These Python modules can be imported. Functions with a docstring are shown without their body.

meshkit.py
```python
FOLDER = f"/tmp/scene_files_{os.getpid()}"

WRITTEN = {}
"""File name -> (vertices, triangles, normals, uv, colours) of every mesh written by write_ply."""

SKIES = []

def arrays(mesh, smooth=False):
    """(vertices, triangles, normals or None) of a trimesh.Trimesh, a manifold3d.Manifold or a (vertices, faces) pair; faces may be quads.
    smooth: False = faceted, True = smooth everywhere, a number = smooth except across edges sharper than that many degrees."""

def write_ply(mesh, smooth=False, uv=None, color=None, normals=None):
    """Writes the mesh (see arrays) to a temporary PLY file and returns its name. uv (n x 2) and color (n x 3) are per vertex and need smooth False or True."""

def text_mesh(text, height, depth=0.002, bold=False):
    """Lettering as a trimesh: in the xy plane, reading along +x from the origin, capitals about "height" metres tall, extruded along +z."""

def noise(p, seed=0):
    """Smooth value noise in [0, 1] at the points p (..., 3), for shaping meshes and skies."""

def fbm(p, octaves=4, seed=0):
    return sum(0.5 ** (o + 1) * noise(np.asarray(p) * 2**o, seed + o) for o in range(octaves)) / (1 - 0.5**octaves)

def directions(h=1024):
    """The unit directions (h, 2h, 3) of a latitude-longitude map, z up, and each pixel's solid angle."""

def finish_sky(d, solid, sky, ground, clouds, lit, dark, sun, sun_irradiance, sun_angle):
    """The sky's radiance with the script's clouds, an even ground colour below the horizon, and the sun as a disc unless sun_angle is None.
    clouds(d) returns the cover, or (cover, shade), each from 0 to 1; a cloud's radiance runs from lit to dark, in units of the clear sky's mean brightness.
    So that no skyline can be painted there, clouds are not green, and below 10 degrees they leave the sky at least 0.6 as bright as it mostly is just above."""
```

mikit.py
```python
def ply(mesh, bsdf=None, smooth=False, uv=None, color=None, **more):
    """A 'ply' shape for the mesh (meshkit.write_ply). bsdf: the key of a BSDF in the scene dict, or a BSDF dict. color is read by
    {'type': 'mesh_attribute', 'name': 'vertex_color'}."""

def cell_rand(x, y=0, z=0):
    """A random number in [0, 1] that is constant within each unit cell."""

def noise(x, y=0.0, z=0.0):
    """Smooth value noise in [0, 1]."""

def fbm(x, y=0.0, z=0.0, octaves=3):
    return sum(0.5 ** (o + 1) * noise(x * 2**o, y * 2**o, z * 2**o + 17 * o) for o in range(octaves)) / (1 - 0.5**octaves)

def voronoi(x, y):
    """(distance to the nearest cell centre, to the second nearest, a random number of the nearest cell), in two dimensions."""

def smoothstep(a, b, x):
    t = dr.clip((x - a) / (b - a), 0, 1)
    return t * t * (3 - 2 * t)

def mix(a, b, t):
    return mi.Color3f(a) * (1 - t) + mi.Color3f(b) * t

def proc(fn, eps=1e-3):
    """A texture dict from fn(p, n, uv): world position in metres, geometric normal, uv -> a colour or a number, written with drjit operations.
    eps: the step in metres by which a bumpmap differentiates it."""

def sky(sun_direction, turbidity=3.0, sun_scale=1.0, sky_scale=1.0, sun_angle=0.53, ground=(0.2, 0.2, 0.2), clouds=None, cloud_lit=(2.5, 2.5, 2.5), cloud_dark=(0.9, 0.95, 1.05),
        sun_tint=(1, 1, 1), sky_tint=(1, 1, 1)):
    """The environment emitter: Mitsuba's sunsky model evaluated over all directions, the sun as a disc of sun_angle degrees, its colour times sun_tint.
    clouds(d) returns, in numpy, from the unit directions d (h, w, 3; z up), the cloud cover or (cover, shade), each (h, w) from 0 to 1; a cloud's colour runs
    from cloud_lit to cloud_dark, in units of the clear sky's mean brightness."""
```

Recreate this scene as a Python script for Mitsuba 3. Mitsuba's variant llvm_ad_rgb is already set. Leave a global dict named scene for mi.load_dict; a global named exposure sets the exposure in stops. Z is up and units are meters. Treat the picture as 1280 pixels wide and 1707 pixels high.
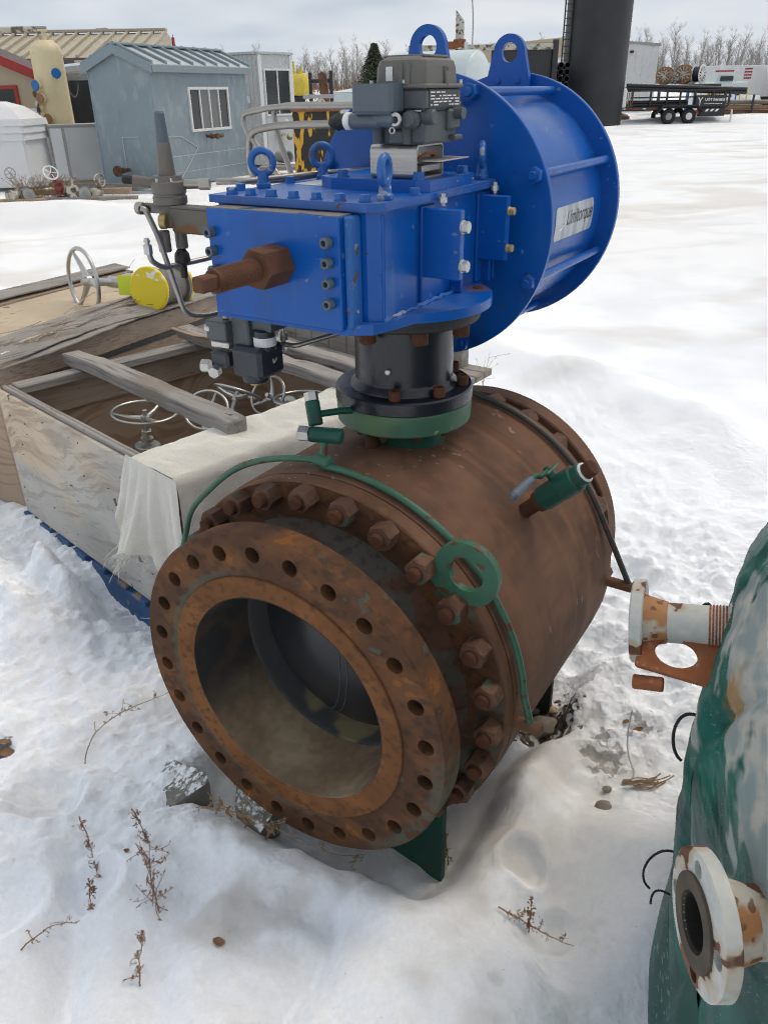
import math, random
import numpy as np, trimesh, manifold3d as mf, shapely
from shapely.geometry import Polygon, Point, box as sbox, LineString
from shapely import affinity
import drjit as dr
import mitsuba as mi
import mikit, meshkit
from mikit import noise, fbm, voronoi, smoothstep, mix, cell_rand, proc

random.seed(7); RNG = np.random.default_rng(7)
T4 = mi.ScalarTransform4f
scene, labels = {}, {}

# ---------------------------------------------------------------- camera
EYE = np.array([0.0, 0.0, 1.98])
_p, _r = math.radians(27.904), math.radians(-0.993)
_F = np.array([0, math.cos(_p), -math.sin(_p)])
_R0, _U0 = np.array([1.0, 0, 0]), np.array([0, math.sin(_p), math.cos(_p)])
_U = -math.sin(_r) * _R0 + math.cos(_r) * _U0
scene['camera'] = {'type': 'perspective', 'fov': 2 * math.degrees(math.atan(640 / 1321.8)), 'fov_axis': 'x', 'near_clip': 0.05, 'far_clip': 3000.0,
                   'to_world': T4().look_at(origin=EYE.tolist(), target=(EYE + _F).tolist(), up=_U.tolist())}

# ---------------------------------------------------------------- light: overcast winter sky
def cloud_cover(d):
    z = np.maximum(d[..., 2], 0.02)
    q = np.stack([d[..., 0] / (z + 0.16) * 1.1, d[..., 1] / (z + 0.16) * 1.1, z * 3.0], -1)
    a = meshkit.fbm(q * 1.5 + 3.0, 5, 5)
    b = meshkit.fbm(q * np.array([0.45, 0.9, 1.0]) + 11.0, 4, 9)
    shade = np.clip((0.62 * a + 0.55 * b - 0.50) * 3.0, 0, 1) * np.clip(.75 + 1.2 * z, 0, 1)
    shade = np.clip(shade * 1.15 + .12 - .45 * z, 0, 1)
    thin = np.clip((meshkit.fbm(q * 0.5 + 31.0, 4, 3) - 0.55) * 3.0, 0, 0.45)
    return 1.0 - thin, shade
scene['sky'] = mikit.sky((0.42, 0.30, 0.86), turbidity=3, sun_scale=0.30, sun_angle=22, sky_scale=1.0, clouds=cloud_cover,
                         cloud_lit=(2.28, 2.36, 2.45), cloud_dark=(1.50, 1.72, 1.98), ground=(0.5, 0.5, 0.5))
exposure = 1.57

# ---------------------------------------------------------------- helpers
def two(b): return {'type': 'twosided', 'bsdf': b}
def P(p, s): return p.x * s, p.y * s, p.z * s
def f3(p, s, o=3): return fbm(p.x * s, p.y * s, p.z * s, octaves=o)
def n1(p, s, k=0.0): return noise(p.x * s + k, p.y * s + k, p.z * s)
def rgb(*c): return mi.Color3f(*c)
def material(key, color, rough=0.6, bump=None, bscale=1.0, eps=1e-3, **kw):
    """color: a tuple or fn(p,n,uv); rough likewise; bump: fn giving metres of height"""
    if key.startswith(('rust', 'plate', 'bore', 'seat', 'snow', 'grey_wood', 'tan_wood', 'ply', 'cloth', 'concrete', 'green', 'bracket')): kw = {'specular': .25 if key.startswith('green') else .12, **kw}
    b = {'type': 'principled', 'base_color': proc(color) if callable(color) else {'type': 'rgb', 'value': list(color)},
         'roughness': proc(rough) if callable(rough) else rough, **kw}
    if bump is not None:
        b = {'type': 'bumpmap', 'tex': proc(bump, eps), 'scale': bscale, 'bsdf': b}
    scene['material_' + key] = two(b)
def pane_material(key, tint=0.9):
    scene['material_' + key] = {'type': 'thindielectric', 'int_ior': 1.5, 'specular_transmittance': {'type': 'rgb', 'value': [tint, tint, tint]}}

FR = np.eye(4)                          # the frame that meshes are modelled in
def frame(m): global FR; FR = np.array(m, float)
def rotz(a): c, s = math.cos(a), math.sin(a); return np.array([[c, -s, 0], [s, c, 0], [0, 0, 1.0]])
def mat(R=None, t=(0, 0, 0)):
    m = np.eye(4); m[:3, :3] = np.eye(3) if R is None else R; m[:3, 3] = t; return m
def basis(o, x, y):                     # frame with given x axis and approximate y axis
    x = np.array(x, float); x /= np.linalg.norm(x); y = np.array(y, float); z = np.cross(x, y); z /= np.linalg.norm(z)
    return mat(np.stack([x, np.cross(z, x), z], 1), o)
def zto(d, o=(0, 0, 0), roll=0.0):      # matrix taking +z to direction d, placed at o
    m = trimesh.geometry.align_vectors([0, 0, 1], np.array(d, float) / np.linalg.norm(d))
    m = m @ mat(rotz(roll)); m[:3, 3] = o; return m

used = {}
def fresh(k):
    n = used.get(k, -1) + 1; used[k] = n
    return k if n == 0 else f'{k}_{n:03d}'
def thing(name, label, cat, group=None):
    k = fresh(name); labels[k] = {'label': label, 'category': cat}
    if group: labels[k]['group'] = group
    return k
def to_tri(m):
    if isinstance(m, mf.Manifold):
        q = m.to_mesh(); return trimesh.Trimesh(q.vert_properties[:, :3].astype(float), q.tri_verts.astype(int), process=False)
    if isinstance(m, (list, tuple)) and not isinstance(m[0], np.ndarray): return trimesh.util.concatenate([to_tri(x) for x in m])
    if isinstance(m, tuple):
        f = np.asarray(m[1], int)
        if f.shape[1] == 4: f = np.vstack([f[:, [0, 1, 2]], f[:, [0, 2, 3]]])
        return trimesh.Trimesh(np.asarray(m[0], float), f, process=False)
    return m
def put(key, mesh, mat_, smooth=35, tw=None):
    m = to_tri(mesh).copy(); m.apply_transform(FR if tw is None else FR @ tw)
    scene[key] = mikit.ply(m, 'material_' + mat_, smooth=smooth)
    return key
def part(parent, name, mesh, mat_, smooth=35, label=None, tw=None):
    k = put(fresh(parent + '__' + name), mesh, mat_, smooth, tw)
    if label: labels[k] = {'label': label}
    return k
def solo(name, mesh, mat_, label, cat, group=None, smooth=35, tw=None):
    k = thing(name, label, cat, group); return put(k, mesh, mat_, smooth, tw)
def structure(name, mesh, mat_, smooth=True):
    k = fresh(name); labels[k] = {'label': name.replace('_', ' '), 'kind': 'structure'}; return put(k, mesh, mat_, smooth)
def proto(mesh, mat_, smooth=35): return mikit.ply(to_tri(mesh), 'material_' + mat_, smooth=smooth)
def rep(parent, name, d, m, label=None):
    k = fresh(parent + '__' + name); scene[k] = {**d, 'to_world': T4(np.ascontiguousarray(FR @ m))}
    if label: labels[k] = {'label': label}
    return k

# ---------------------------------------------------------------- shapes
def box(c, s, ch=0.002):
    c, h = np.array(c, float), np.array(s, float) / 2
    ch = min(ch, h.min() * 0.6)
    pts = []
    for sx in (-1, 1):
        for sy in (-1, 1):
            for sz in (-1, 1):
                q = np.array([sx, sy, sz])
                if ch <= 0: pts.append(c + q * h)
                else:
                    for k in range(3):
                        e = h - ch; e[k] = h[k]; pts.append(c + q * e)
    return mf.Manifold.hull_points(np.array(pts))
def box2(x0, x1, y0, y1, z0, z1, ch=0.002): return box(((x0 + x1) / 2, (y0 + y1) / 2, (z0 + z1) / 2), (x1 - x0, y1 - y0, z1 - z0), ch)
def lathe(prof, o=(0, 0, 0), d=(0, 0, 1), n=64):
    """prof: closed loop of (t along d, r)"""
    pts = np.array([(r, t) for t, r in prof], float)
    a = np.sum(pts[:, 0] * np.roll(pts[:, 1], -1) - np.roll(pts[:, 0], -1) * pts[:, 1])
    if a < 0: pts = pts[::-1]
    m = mf.CrossSection([pts]).revolve(n)
    return m.transform(zto(d, o)[:3, :4])
def cyl(r, p0, p1, n=24, ch=0.0, r2=None):
    p0, p1 = np.array(p0, float), np.array(p1, float); L = np.linalg.norm(p1 - p0); r2 = r if r2 is None else r2
    ch = min(ch, 0.45 * r, 0.45 * r2, 0.45 * L)
    pr = [(0, 0), (0, r - ch), (ch, r), (L - ch, r2), (L, r2 - ch), (L, 0)] if ch > 0 else [(0, 0), (0, r), (L, r2), (L, 0)]
    return lathe(pr, p0, p1 - p0, n)
def pipe(ro, ri, p0, p1, n=32, ch=0.0):
    p0, p1 = np.array(p0, float), np.array(p1, float); L = np.linalg.norm(p1 - p0)
    return lathe([(0, ri), (0, ro - ch), (ch, ro), (L - ch, ro), (L, ro - ch), (L, ri)] if ch else [(0, ri), (0, ro), (L, ro), (L, ri)], p0, p1 - p0, n)
def hexp(af, h, ch=0.0):
    """hexagon prism along +z from 0, width af across flats, its top edge rounded off as on a nut"""
    m = mf.CrossSection([[(af / math.sqrt(3) * math.cos(a), af / math.sqrt(3) * math.sin(a)) for a in np.arange(6) * math.pi / 3]]).extrude(h)
    R = af / math.sqrt(3)
    if ch: m = m ^ lathe([(0, 0), (0, R * 1.01), (h - (R - af * 0.48) * 0.6, R * 1.01), (h, af * 0.48), (h, 0)], n=36)
    return m
def prism(poly, z0, z1, ch=0.0):
    g = poly if hasattr(poly, 'geom_type') else Polygon(poly)
    def cs(q): return mf.CrossSection([np.array(q.exterior.coords)[:-1][::(1 if q.exterior.is_ccw else -1)]] + [np.array(r.coords)[:-1][::(-1 if r.is_ccw else 1)] for r in q.interiors])
    gs = list(getattr(g, 'geoms', [g])); m = mf.Manifold()
    for q in gs: m = m + cs(q).extrude(z1 - z0).translate((0, 0, z0))
    return m
def fillet(pts, r, k=6):
    pts = [np.array(p, float) for p in pts]; out = [pts[0]]
    for i in range(1, len(pts) - 1):
        a, b, c = pts[i - 1], pts[i], pts[i + 1]
        u, v = (a - b), (c - b); lu, lv = np.linalg.norm(u), np.linalg.norm(v); u, v = u / lu, v / lv
        q = min(r, lu * 0.45, lv * 0.45)
        for t in np.linspace(0, 1, k):
            out.append((1 - t) ** 2 * (b + u * q) + 2 * t * (1 - t) * b + t * t * (b + v * q))
    out.append(pts[-1]); return np.array(out)
def sweep(path, r, n=10, cap=True):
    """tube along a polyline; r a number or one per point"""
    p = np.array(path, float); r = np.full(len(p), r, float) if np.isscalar(r) else np.array(r, float)
    t = np.gradient(p, axis=0); t /= np.linalg.norm(t, axis=1, keepdims=True) + 1e-12
    a = np.cross(t[0], [0, 0, 1]); a = np.cross(t[0], [1, 0, 0]) if np.linalg.norm(a) < 0.1 else a; a /= np.linalg.norm(a)
    ring, vs = np.arange(n) * 2 * math.pi / n, []
    for i in range(len(p)):
        a = a - t[i] * (a @ t[i]); a /= np.linalg.norm(a); b = np.cross(t[i], a)
        vs.append(p[i] + r[i] * (np.cos(ring)[:, None] * a + np.sin(ring)[:, None] * b))
    v = np.vstack(vs); f = []
    for i in range(len(p) - 1):
        for j in range(n):
            k = (j + 1) % n; q = i * n
            f += [(q + j, q + k, q + n + k), (q + j, q + n + k, q + n + j)]
    if cap:
        v = np.vstack([v, p[:1], p[-1:]]); c0, c1 = len(v) - 2, len(v) - 1; q = (len(p) - 1) * n
        for j in range(n):
            k = (j + 1) % n; f += [(c0, k, j), (c1, q + j, q + k)]
    return trimesh.Trimesh(v, np.array(f), process=False)
def tube(pts, r, bend=0.02, n=10): return sweep(fillet(pts, bend), r, n)
def torus(R, r, o=(0, 0, 0), d=(0, 0, 1), n=32, k=12):
    pr = [(r * math.sin(a), R + r * math.cos(a)) for a in np.arange(k) * 2 * math.pi / k]
    return lathe(pr, o, d, n)
def blob(c, rad, amp=0.25, sub=2, seed=0, fr=2.0):
    m = trimesh.creation.icosphere(subdivisions=sub); v = m.vertices
    k = 1 + amp * 2 * (meshkit.fbm(v * fr + seed * 7.3, 3, seed) - 0.5)
    m.vertices = v * k[:, None] * np.array(rad) + np.array(c); return m
def grid(fn, u, v):
    """quad grid surface from fn(U,V)->(...,3)"""
    U, V = np.meshgrid(u, v, indexing='ij'); p = fn(U, V).reshape(-1, 3); a, b = len(u), len(v)
    i = (np.arange(a - 1)[:, None] * b + np.arange(b - 1)[None]).ravel()
    f = np.vstack([np.stack([i, i + b, i + b + 1], 1), np.stack([i, i + b + 1, i + 1], 1)])
    return trimesh.Trimesh(p, f, process=False)
# ---------------------------------------------------------------- materials
def rust_body(p, n, uv):
    a = f3(p, 5.0, 4); b = f3(p, 38.0, 3); c = noise(p.x * 9, p.y * 9, p.z * 60)
    col = mix(rgb(.092, .050, .034), rgb(.168, .089, .058), smoothstep(.35, .65, a))
    col = mix(col, rgb(.175, .088, .045), smoothstep(.55, .72, b) * .4)
    col = mix(col, rgb(.148, .078, .045), smoothstep(.5, .72, fbm(p.x * 3 + 9, p.y * 3, p.z * 5, octaves=4)) * .55)
    col = mix(col, rgb(.075, .045, .036), smoothstep(.62, .8, fbm(p.x * 14 + 5, p.y * 14, p.z * 4, octaves=3)) * .5)
    lx = (p.x - VALVE[0, 3]) * NX + (p.y - VALVE[1, 3]) * NY
    col = mix(col, rgb(.070, .036, .022), smoothstep(.50, .74, fbm(lx * 16, p.z * 1.6 + p.x * .5, p.y * .8, octaves=4)) * .55)
    col = mix(col, rgb(.205, .105, .055), smoothstep(.60, .78, fbm(lx * 26 + 5, p.z * 2.2, p.y, octaves=3)) * .35)
    s = smoothstep(.68, .80, fbm(p.x * 60 + p.z * 25, p.y * 60, p.z * 9, octaves=3)) * smoothstep(.52, .7, noise(p.x * 6 + 3, p.y * 6, p.z * 6))
    return mix(mix(col, rgb(.115, .066, .046), smoothstep(.5, .8, c) * .3), rgb(.34, .27, .22), s * .55)
material('rust_body', rust_body, 0.62, lambda p, n, uv: f3(p, 70.0, 3) * .0010 + f3(p, 9.0, 2) * .002, 1.0)

def rust_flange(p, n, uv):
    a = f3(p, 11.0, 4); b = f3(p, 45.0, 3); g = f3(p, 7.5, 4)
    col = mix(rgb(.084, .043, .026), rgb(.132, .062, .031), smoothstep(.40, .66, a))
    col = mix(col, rgb(.046, .029, .022), smoothstep(.52, .68, b) * .60)
    col = mix(col, rgb(.25, .10, .030), smoothstep(.63, .73, a) * smoothstep(.48, .62, b) * .7)
    gm = smoothstep(.675, .715, g + (b - .5) * .35)
    ly = (p.x - VALVE[0, 3]) * -NY + (p.y - VALVE[1, 3]) * NX; lz = p.z - .617; r = dr.sqrt(ly * ly + lz * lz)      # old paint left along the lower rim
    band = smoothstep(.425, .450, r + (a - .5) * .06) * smoothstep(.20, .32, ly) * smoothstep(.10, -.08, lz) * smoothstep(.42, .52, a * .6 + b * .4)
    ring = smoothstep(.356, .362, r) * smoothstep(.385, .372, r + (b - .5) * .03) * smoothstep(.1, -.15, ly + lz * .3)
    gm = dr.maximum(gm, dr.maximum(band, ring * .8))
    return mix(col, rgb(.080, .105, .084), gm * .62)
material('rust_flange', rust_flange, 0.72, lambda p, n, uv: f3(p, 110.0, 3) * .0013 + smoothstep(.5, .7, f3(p, 24.0, 3)) * .0012, 1.0)

def rust_orange(p, n, uv):
    b = f3(p, 60.0, 3); a = f3(p, 9.0, 3)
    col = mix(rgb(.145, .064, .027), rgb(.200, .088, .036), smoothstep(.35, .65, a))
    return mix(col, rgb(.085, .042, .024), smoothstep(.5, .72, b) * .7)
material('rust_orange', rust_orange, 0.75, lambda p, n, uv: f3(p, 160.0, 2) * .0009, 1.0)

def rust_nut(p, n, uv):
    b = f3(p, 55.0, 3); a = f3(p, 16.0, 3)
    col = mix(rgb(.098, .052, .036), rgb(.155, .085, .058), smoothstep(.35, .65, a))
    col = mix(col, rgb(.05, .03, .022), smoothstep(.55, .75, b) * .6)
    return mix(col, rgb(.075, .12, .09), smoothstep(.64, .68, f3(p, 13.0, 3)) * .75)
material('rust_nut', rust_nut, 0.6, lambda p, n, uv: f3(p, 150.0, 2) * .0008, 1.0)
material('rust_dark', lambda p, n, uv: mix(rgb(.055, .026, .017), rgb(.115, .050, .028), f3(p, 30.0, 3)), 0.7, lambda p, n, uv: f3(p, 160.0, 2) * .0008, 1.0)
def rust_hub(p, n, uv):
    a = f3(p, 9.0, 4); b = f3(p, 60.0, 2)
    col = mix(rgb(.10, .050, .034), rgb(.085, .078, .066), smoothstep(.47, .58, a))
    return mix(col, rgb(.045, .028, .022), smoothstep(.55, .75, b) * .55)
material('rust_hub', rust_hub, 0.68, lambda p, n, uv: f3(p, 110.0, 2) * .0010, 1.0)
def bore_col(p, n, uv):
    a = f3(p, 8.0, 4); b = f3(p, 50.0, 2); low = smoothstep(.55, .33, p.z + (a - .5) * .25)
    col = mix(rgb(.040, .042, .042), rgb(.085, .060, .044), smoothstep(.42, .6, a) * .7)
    silt = mix(rgb(.22, .155, .10), rgb(.36, .285, .19), smoothstep(.25, .75, f3(p, 7.0, 4)))
    return mix(col, silt, low * (.80 + .2 * smoothstep(.3, .7, b)))
material('bore_steel', bore_col, 0.55, lambda p, n, uv: f3(p, 80.0, 2) * .0008, 1.0)
material('seat_steel', lambda p, n, uv: mix(rgb(.075, .08, .083), rgb(.24, .20, .12), smoothstep(.50, .66, f3(p, 9.0, 3)) * smoothstep(.5, .36, p.z)), 0.35)
material('ball_steel', lambda p, n, uv: mix(rgb(.020, .022, .026), rgb(.036, .039, .043), f3(p, 5.0, 3)), 0.30, metallic=0.3)

def chipped(base, base2, rust, amt=.60, s=1.0):
    def fn(p, n, uv):
        a = f3(p, 6.0 * s, 3); b = f3(p, 42.0 * s, 4)
        col = mix(rgb(*base), rgb(*base2), smoothstep(.3, .7, a))
        return mix(col, rgb(*rust), smoothstep(amt, amt + .035, b))
    return fn
material('green_paint', chipped((.040, .112, .074), (.060, .148, .096), (.10, .055, .035), .635), 0.42, lambda p, n, uv: f3(p, 50.0, 3) * .0006, 1.0)
material('green_band', lambda p, n, uv: mix(mix(rgb(.055, .125, .082), rgb(.10, .175, .09), smoothstep(.45, .7, f3(p, 7.0, 3))), rgb(.25, .28, .10), smoothstep(.74, .78, f3(p, 22.0, 3))), 0.4, lambda p, n, uv: f3(p, 50.0, 3) * .0006, 1.0)
material('green_dark', chipped((.012, .062, .046), (.018, .085, .06), (.075, .045, .03), .69), 0.4, lambda p, n, uv: f3(p, 50.0, 3) * .0005, 1.0)
STAIN = (0.06071 - .5356 * -.135 + .8445 * .145, 2.07213 - .8445 * -.135 - .5356 * .145)
def blue_col(p, n, uv):
    a = f3(p, 3.0, 3); b = f3(p, 30.0, 4)
    col = mix(rgb(.0008, .074, .335), rgb(.0012, .088, .375), a)
    col = mix(col, rgb(.02, .12, .36), smoothstep(.66, .8, fbm(p.x * 26, p.y * 26, p.z * 5, octaves=3)) * .5)
    col = mix(col, rgb(.012, .055, .22), smoothstep(.55, .8, fbm(p.x * 11, p.y * 11, p.z * 1.4, octaves=4)) * .45)          # weather streaks
    st = dr.sqrt(dr.square((p.x - STAIN[0]) / .07) + dr.square((p.y - STAIN[1]) / .07)) + (b - .5) * .9
    col = mix(col, rgb(.20, .095, .035), smoothstep(1.0, .25, st) * smoothstep(1.56, 1.53, p.z) * smoothstep(1.49, 1.51, p.z) * .8)
    dust = smoothstep(.4, .9, n.z) * smoothstep(.38, .62, f3(p, 7.0, 4))
    col = mix(col, rgb(.12, .16, .25), dust * .38)
    col = mix(col, mix(rgb(.13, .19, .33), rgb(.06, .04, .03), smoothstep(.5, .55, f3(p, 9.0, 2))), smoothstep(.765, .79, f3(p, 52.0, 3)) * .8)
    return mix(col, rgb(.08, .16, .36), smoothstep(.79, .83, b) * .5)
BL = dict(specular=0.28, clearcoat=0.28, clearcoat_gloss=0.93)
material('blue_paint', blue_col, lambda p, n, uv: .22 + .16 * f3(p, 8.0, 3), lambda p, n, uv: f3(p, 90.0, 2) * .00012 + f3(p, 6.0, 2) * .0004, 1.0, **BL)
material('blue_worn', lambda p, n, uv: mix(mix(rgb(.004, .085, .33), rgb(.02, .12, .37), f3(p, 9.0, 3)), mix(rgb(.09, .06, .05), rgb(.26, .30, .38), smoothstep(.45, .55, f3(p, 14.0, 2))), smoothstep(.655, .69, f3(p, 38.0, 4))), 0.42, lambda p, n, uv: f3(p, 70.0, 3) * .0008, 1.0)
def lid_col(p, n, uv):
    col = mix(blue_col(p, n, uv), rgb(.10, .15, .30), smoothstep(.45, .75, f3(p, 5.0, 4)) * .35)
    return mix(col, rgb(.10, .05, .03), smoothstep(.735, .76, f3(p, 17.0, 4)))
material('blue_lid', lid_col, lambda p, n, uv: .24 + .2 * f3(p, 10.0, 3), lambda p, n, uv: f3(p, 60.0, 2) * .0003, 1.0, **BL)
material('dirty_edge', lambda p, n, uv: mix(rgb(.16, .145, .13), rgb(.02, .05, .14), smoothstep(.5, .66, f3(p, 30.0, 3))), 0.8)
material('black_paint', lambda p, n, uv: mix(rgb(.010, .013, .020), rgb(.06, .05, .045), smoothstep(.66, .85, f3(p, 13.0, 4)) * .6), 0.30, lambda p, n, uv: f3(p, 40.0, 3) * .0006, 1.0)
material('black_dull', lambda p, n, uv: mix(rgb(.014, .015, .017), rgb(.035, .034, .032), f3(p, 12.0, 3)), 0.6)
material('rubber', (.016, .016, .017), 0.75)
material('tape', (.012, .012, .013), 0.55, lambda p, n, uv: f3(p, 60.0, 3) * .004, 1.0)
material('grey_case', lambda p, n, uv: mix(rgb(.062, .073, .082), rgb(.080, .092, .10), f3(p, 12.0, 3)), 0.5, lambda p, n, uv: f3(p, 220.0, 2) * .00012, 1.0)
material('grey_box', (.088, .112, .135), 0.45)
material('grey_cover', lambda p, n, uv: mix(rgb(.115, .110, .100), rgb(.145, .138, .125), f3(p, 10.0, 3)), 0.6, lambda p, n, uv: f3(p, 220.0, 2) * .00015, 1.0)
material('black_plate', (.018, .019, .021), 0.4)
material('white_print', (.72, .72, .70), 0.5)
material('sticker', lambda p, n, uv: mix(rgb(.72, .72, .72), rgb(.55, .55, .55), f3(p, 60.0, 2)), 0.5)
material('steel', lambda p, n, uv: mix(rgb(.44, .43, .41), rgb(.56, .55, .53), f3(p, 20.0, 3)), lambda p, n, uv: .26 + .18 * f3(p, 40.0, 2), metallic=0.85)
material('steel_brushed', lambda p, n, uv: mix(rgb(.40, .38, .355), rgb(.52, .50, .47), noise(p.x * 8, p.y * 8, p.z * 240)), 0.38, metallic=0.8)
material('tube_steel', lambda p, n, uv: mix(rgb(.30, .285, .26), rgb(.40, .38, .35), f3(p, 9.0, 2)), 0.33, metallic=0.75)
material('zinc', (.50, .51, .50), 0.35, metallic=0.7)
material('zinc_yellow', (.58, .46, .22), 0.35, metallic=0.6)
material('regulator_grey', lambda p, n, uv: mix(rgb(.125, .112, .098), rgb(.165, .150, .132), f3(p, 18.0, 3)), 0.5, lambda p, n, uv: f3(p, 220.0, 2) * .0002, 1.0, metallic=0.25)
material('cap_grey', (.085, .11, .135), 0.5)
material('bracket_steel', lambda p, n, uv: mix(rgb(.14, .13, .115), rgb(.15, .085, .042), smoothstep(.42, .62, f3(p, 16.0, 3))), 0.5, metallic=0.3)
material('brass', (.40, .30, .13), 0.4, metallic=0.7)
material('label_silver', lambda p, n, uv: mix(rgb(.31, .34, .38), rgb(.47, .50, .53), smoothstep(.35, .65, noise(p.x * 55, p.y * 55, p.z * 5))), 0.4, metallic=0.2)

# timber: grain along the local x or y axis of the crate; frames of the crate are set in 05
CA = math.radians(32.384); CRATE_T = math.radians(12.2)
def wood(axis, light, dark, tint, amount=.5, ws=1.0):
    ang = -CA
    nx, ny = -math.sin(CA), -math.cos(CA)                      # the valve axis in the world
    yx, yy = -ny, nx
    e1 = (-.2 * nx - .98 * yx, -.2 * ny - .98 * yy); e2 = (-.975 * nx + .22 * yx, -.975 * ny + .22 * yy)
    l, t = (e1, e2) if axis == 1 else (e2, e1)
    def fn(p, n, uv):
        a = p.x * l[0] + p.y * l[1]; b = p.x * t[0] + p.y * t[1]
        w = noise(a * 2.2, b * 9, p.z * 9) * .05
        g = noise(a * 5.0 * ws, (b + w) * 130 * ws, (p.z + w) * 130 * ws); g2 = fbm(a * 2.5, b * 24, p.z * 24, octaves=3)
        col = mix(rgb(*light), rgb(*dark), smoothstep(.42, .85, .5 * g + .5 * g2) * amount * 1.7)
        col = mix(col, rgb(*tint), smoothstep(.5, .7, fbm(a * 3 + 7, b * 6, p.z * 6, octaves=3)) * .6)
        return mix(col, rgb(.03, .022, .018), smoothstep(.93, .95, noise(a * 26, b * 75, p.z * 75)) * .7)
    def bm(p, n, uv):
        a = p.x * l[0] + p.y * l[1]; b = p.x * t[0] + p.y * t[1]
        return noise(a * 5, b * 140, p.z * 140) * .0012 + fbm(a * 3, b * 30, p.z * 30, octaves=2) * .003
    return fn, bm
for nm, ax, a in (('grey_wood_a', 1, ((.30, .28, .26), (.11, .10, .09), (.20, .165, .13))), ('grey_wood_b', 2, ((.29, .27, .25), (.11, .10, .09), (.21, .17, .13))),
                  ('tan_wood_b', 2, ((.34, .275, .22), (.17, .125, .09), (.25, .18, .13))), ('tan_wood_a', 1, ((.36, .27, .20), (.20, .13, .085), (.27, .18, .12)))):
    fn, bm = wood(ax, *a); material(nm, fn, 0.8, bm, 1.0)
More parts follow.
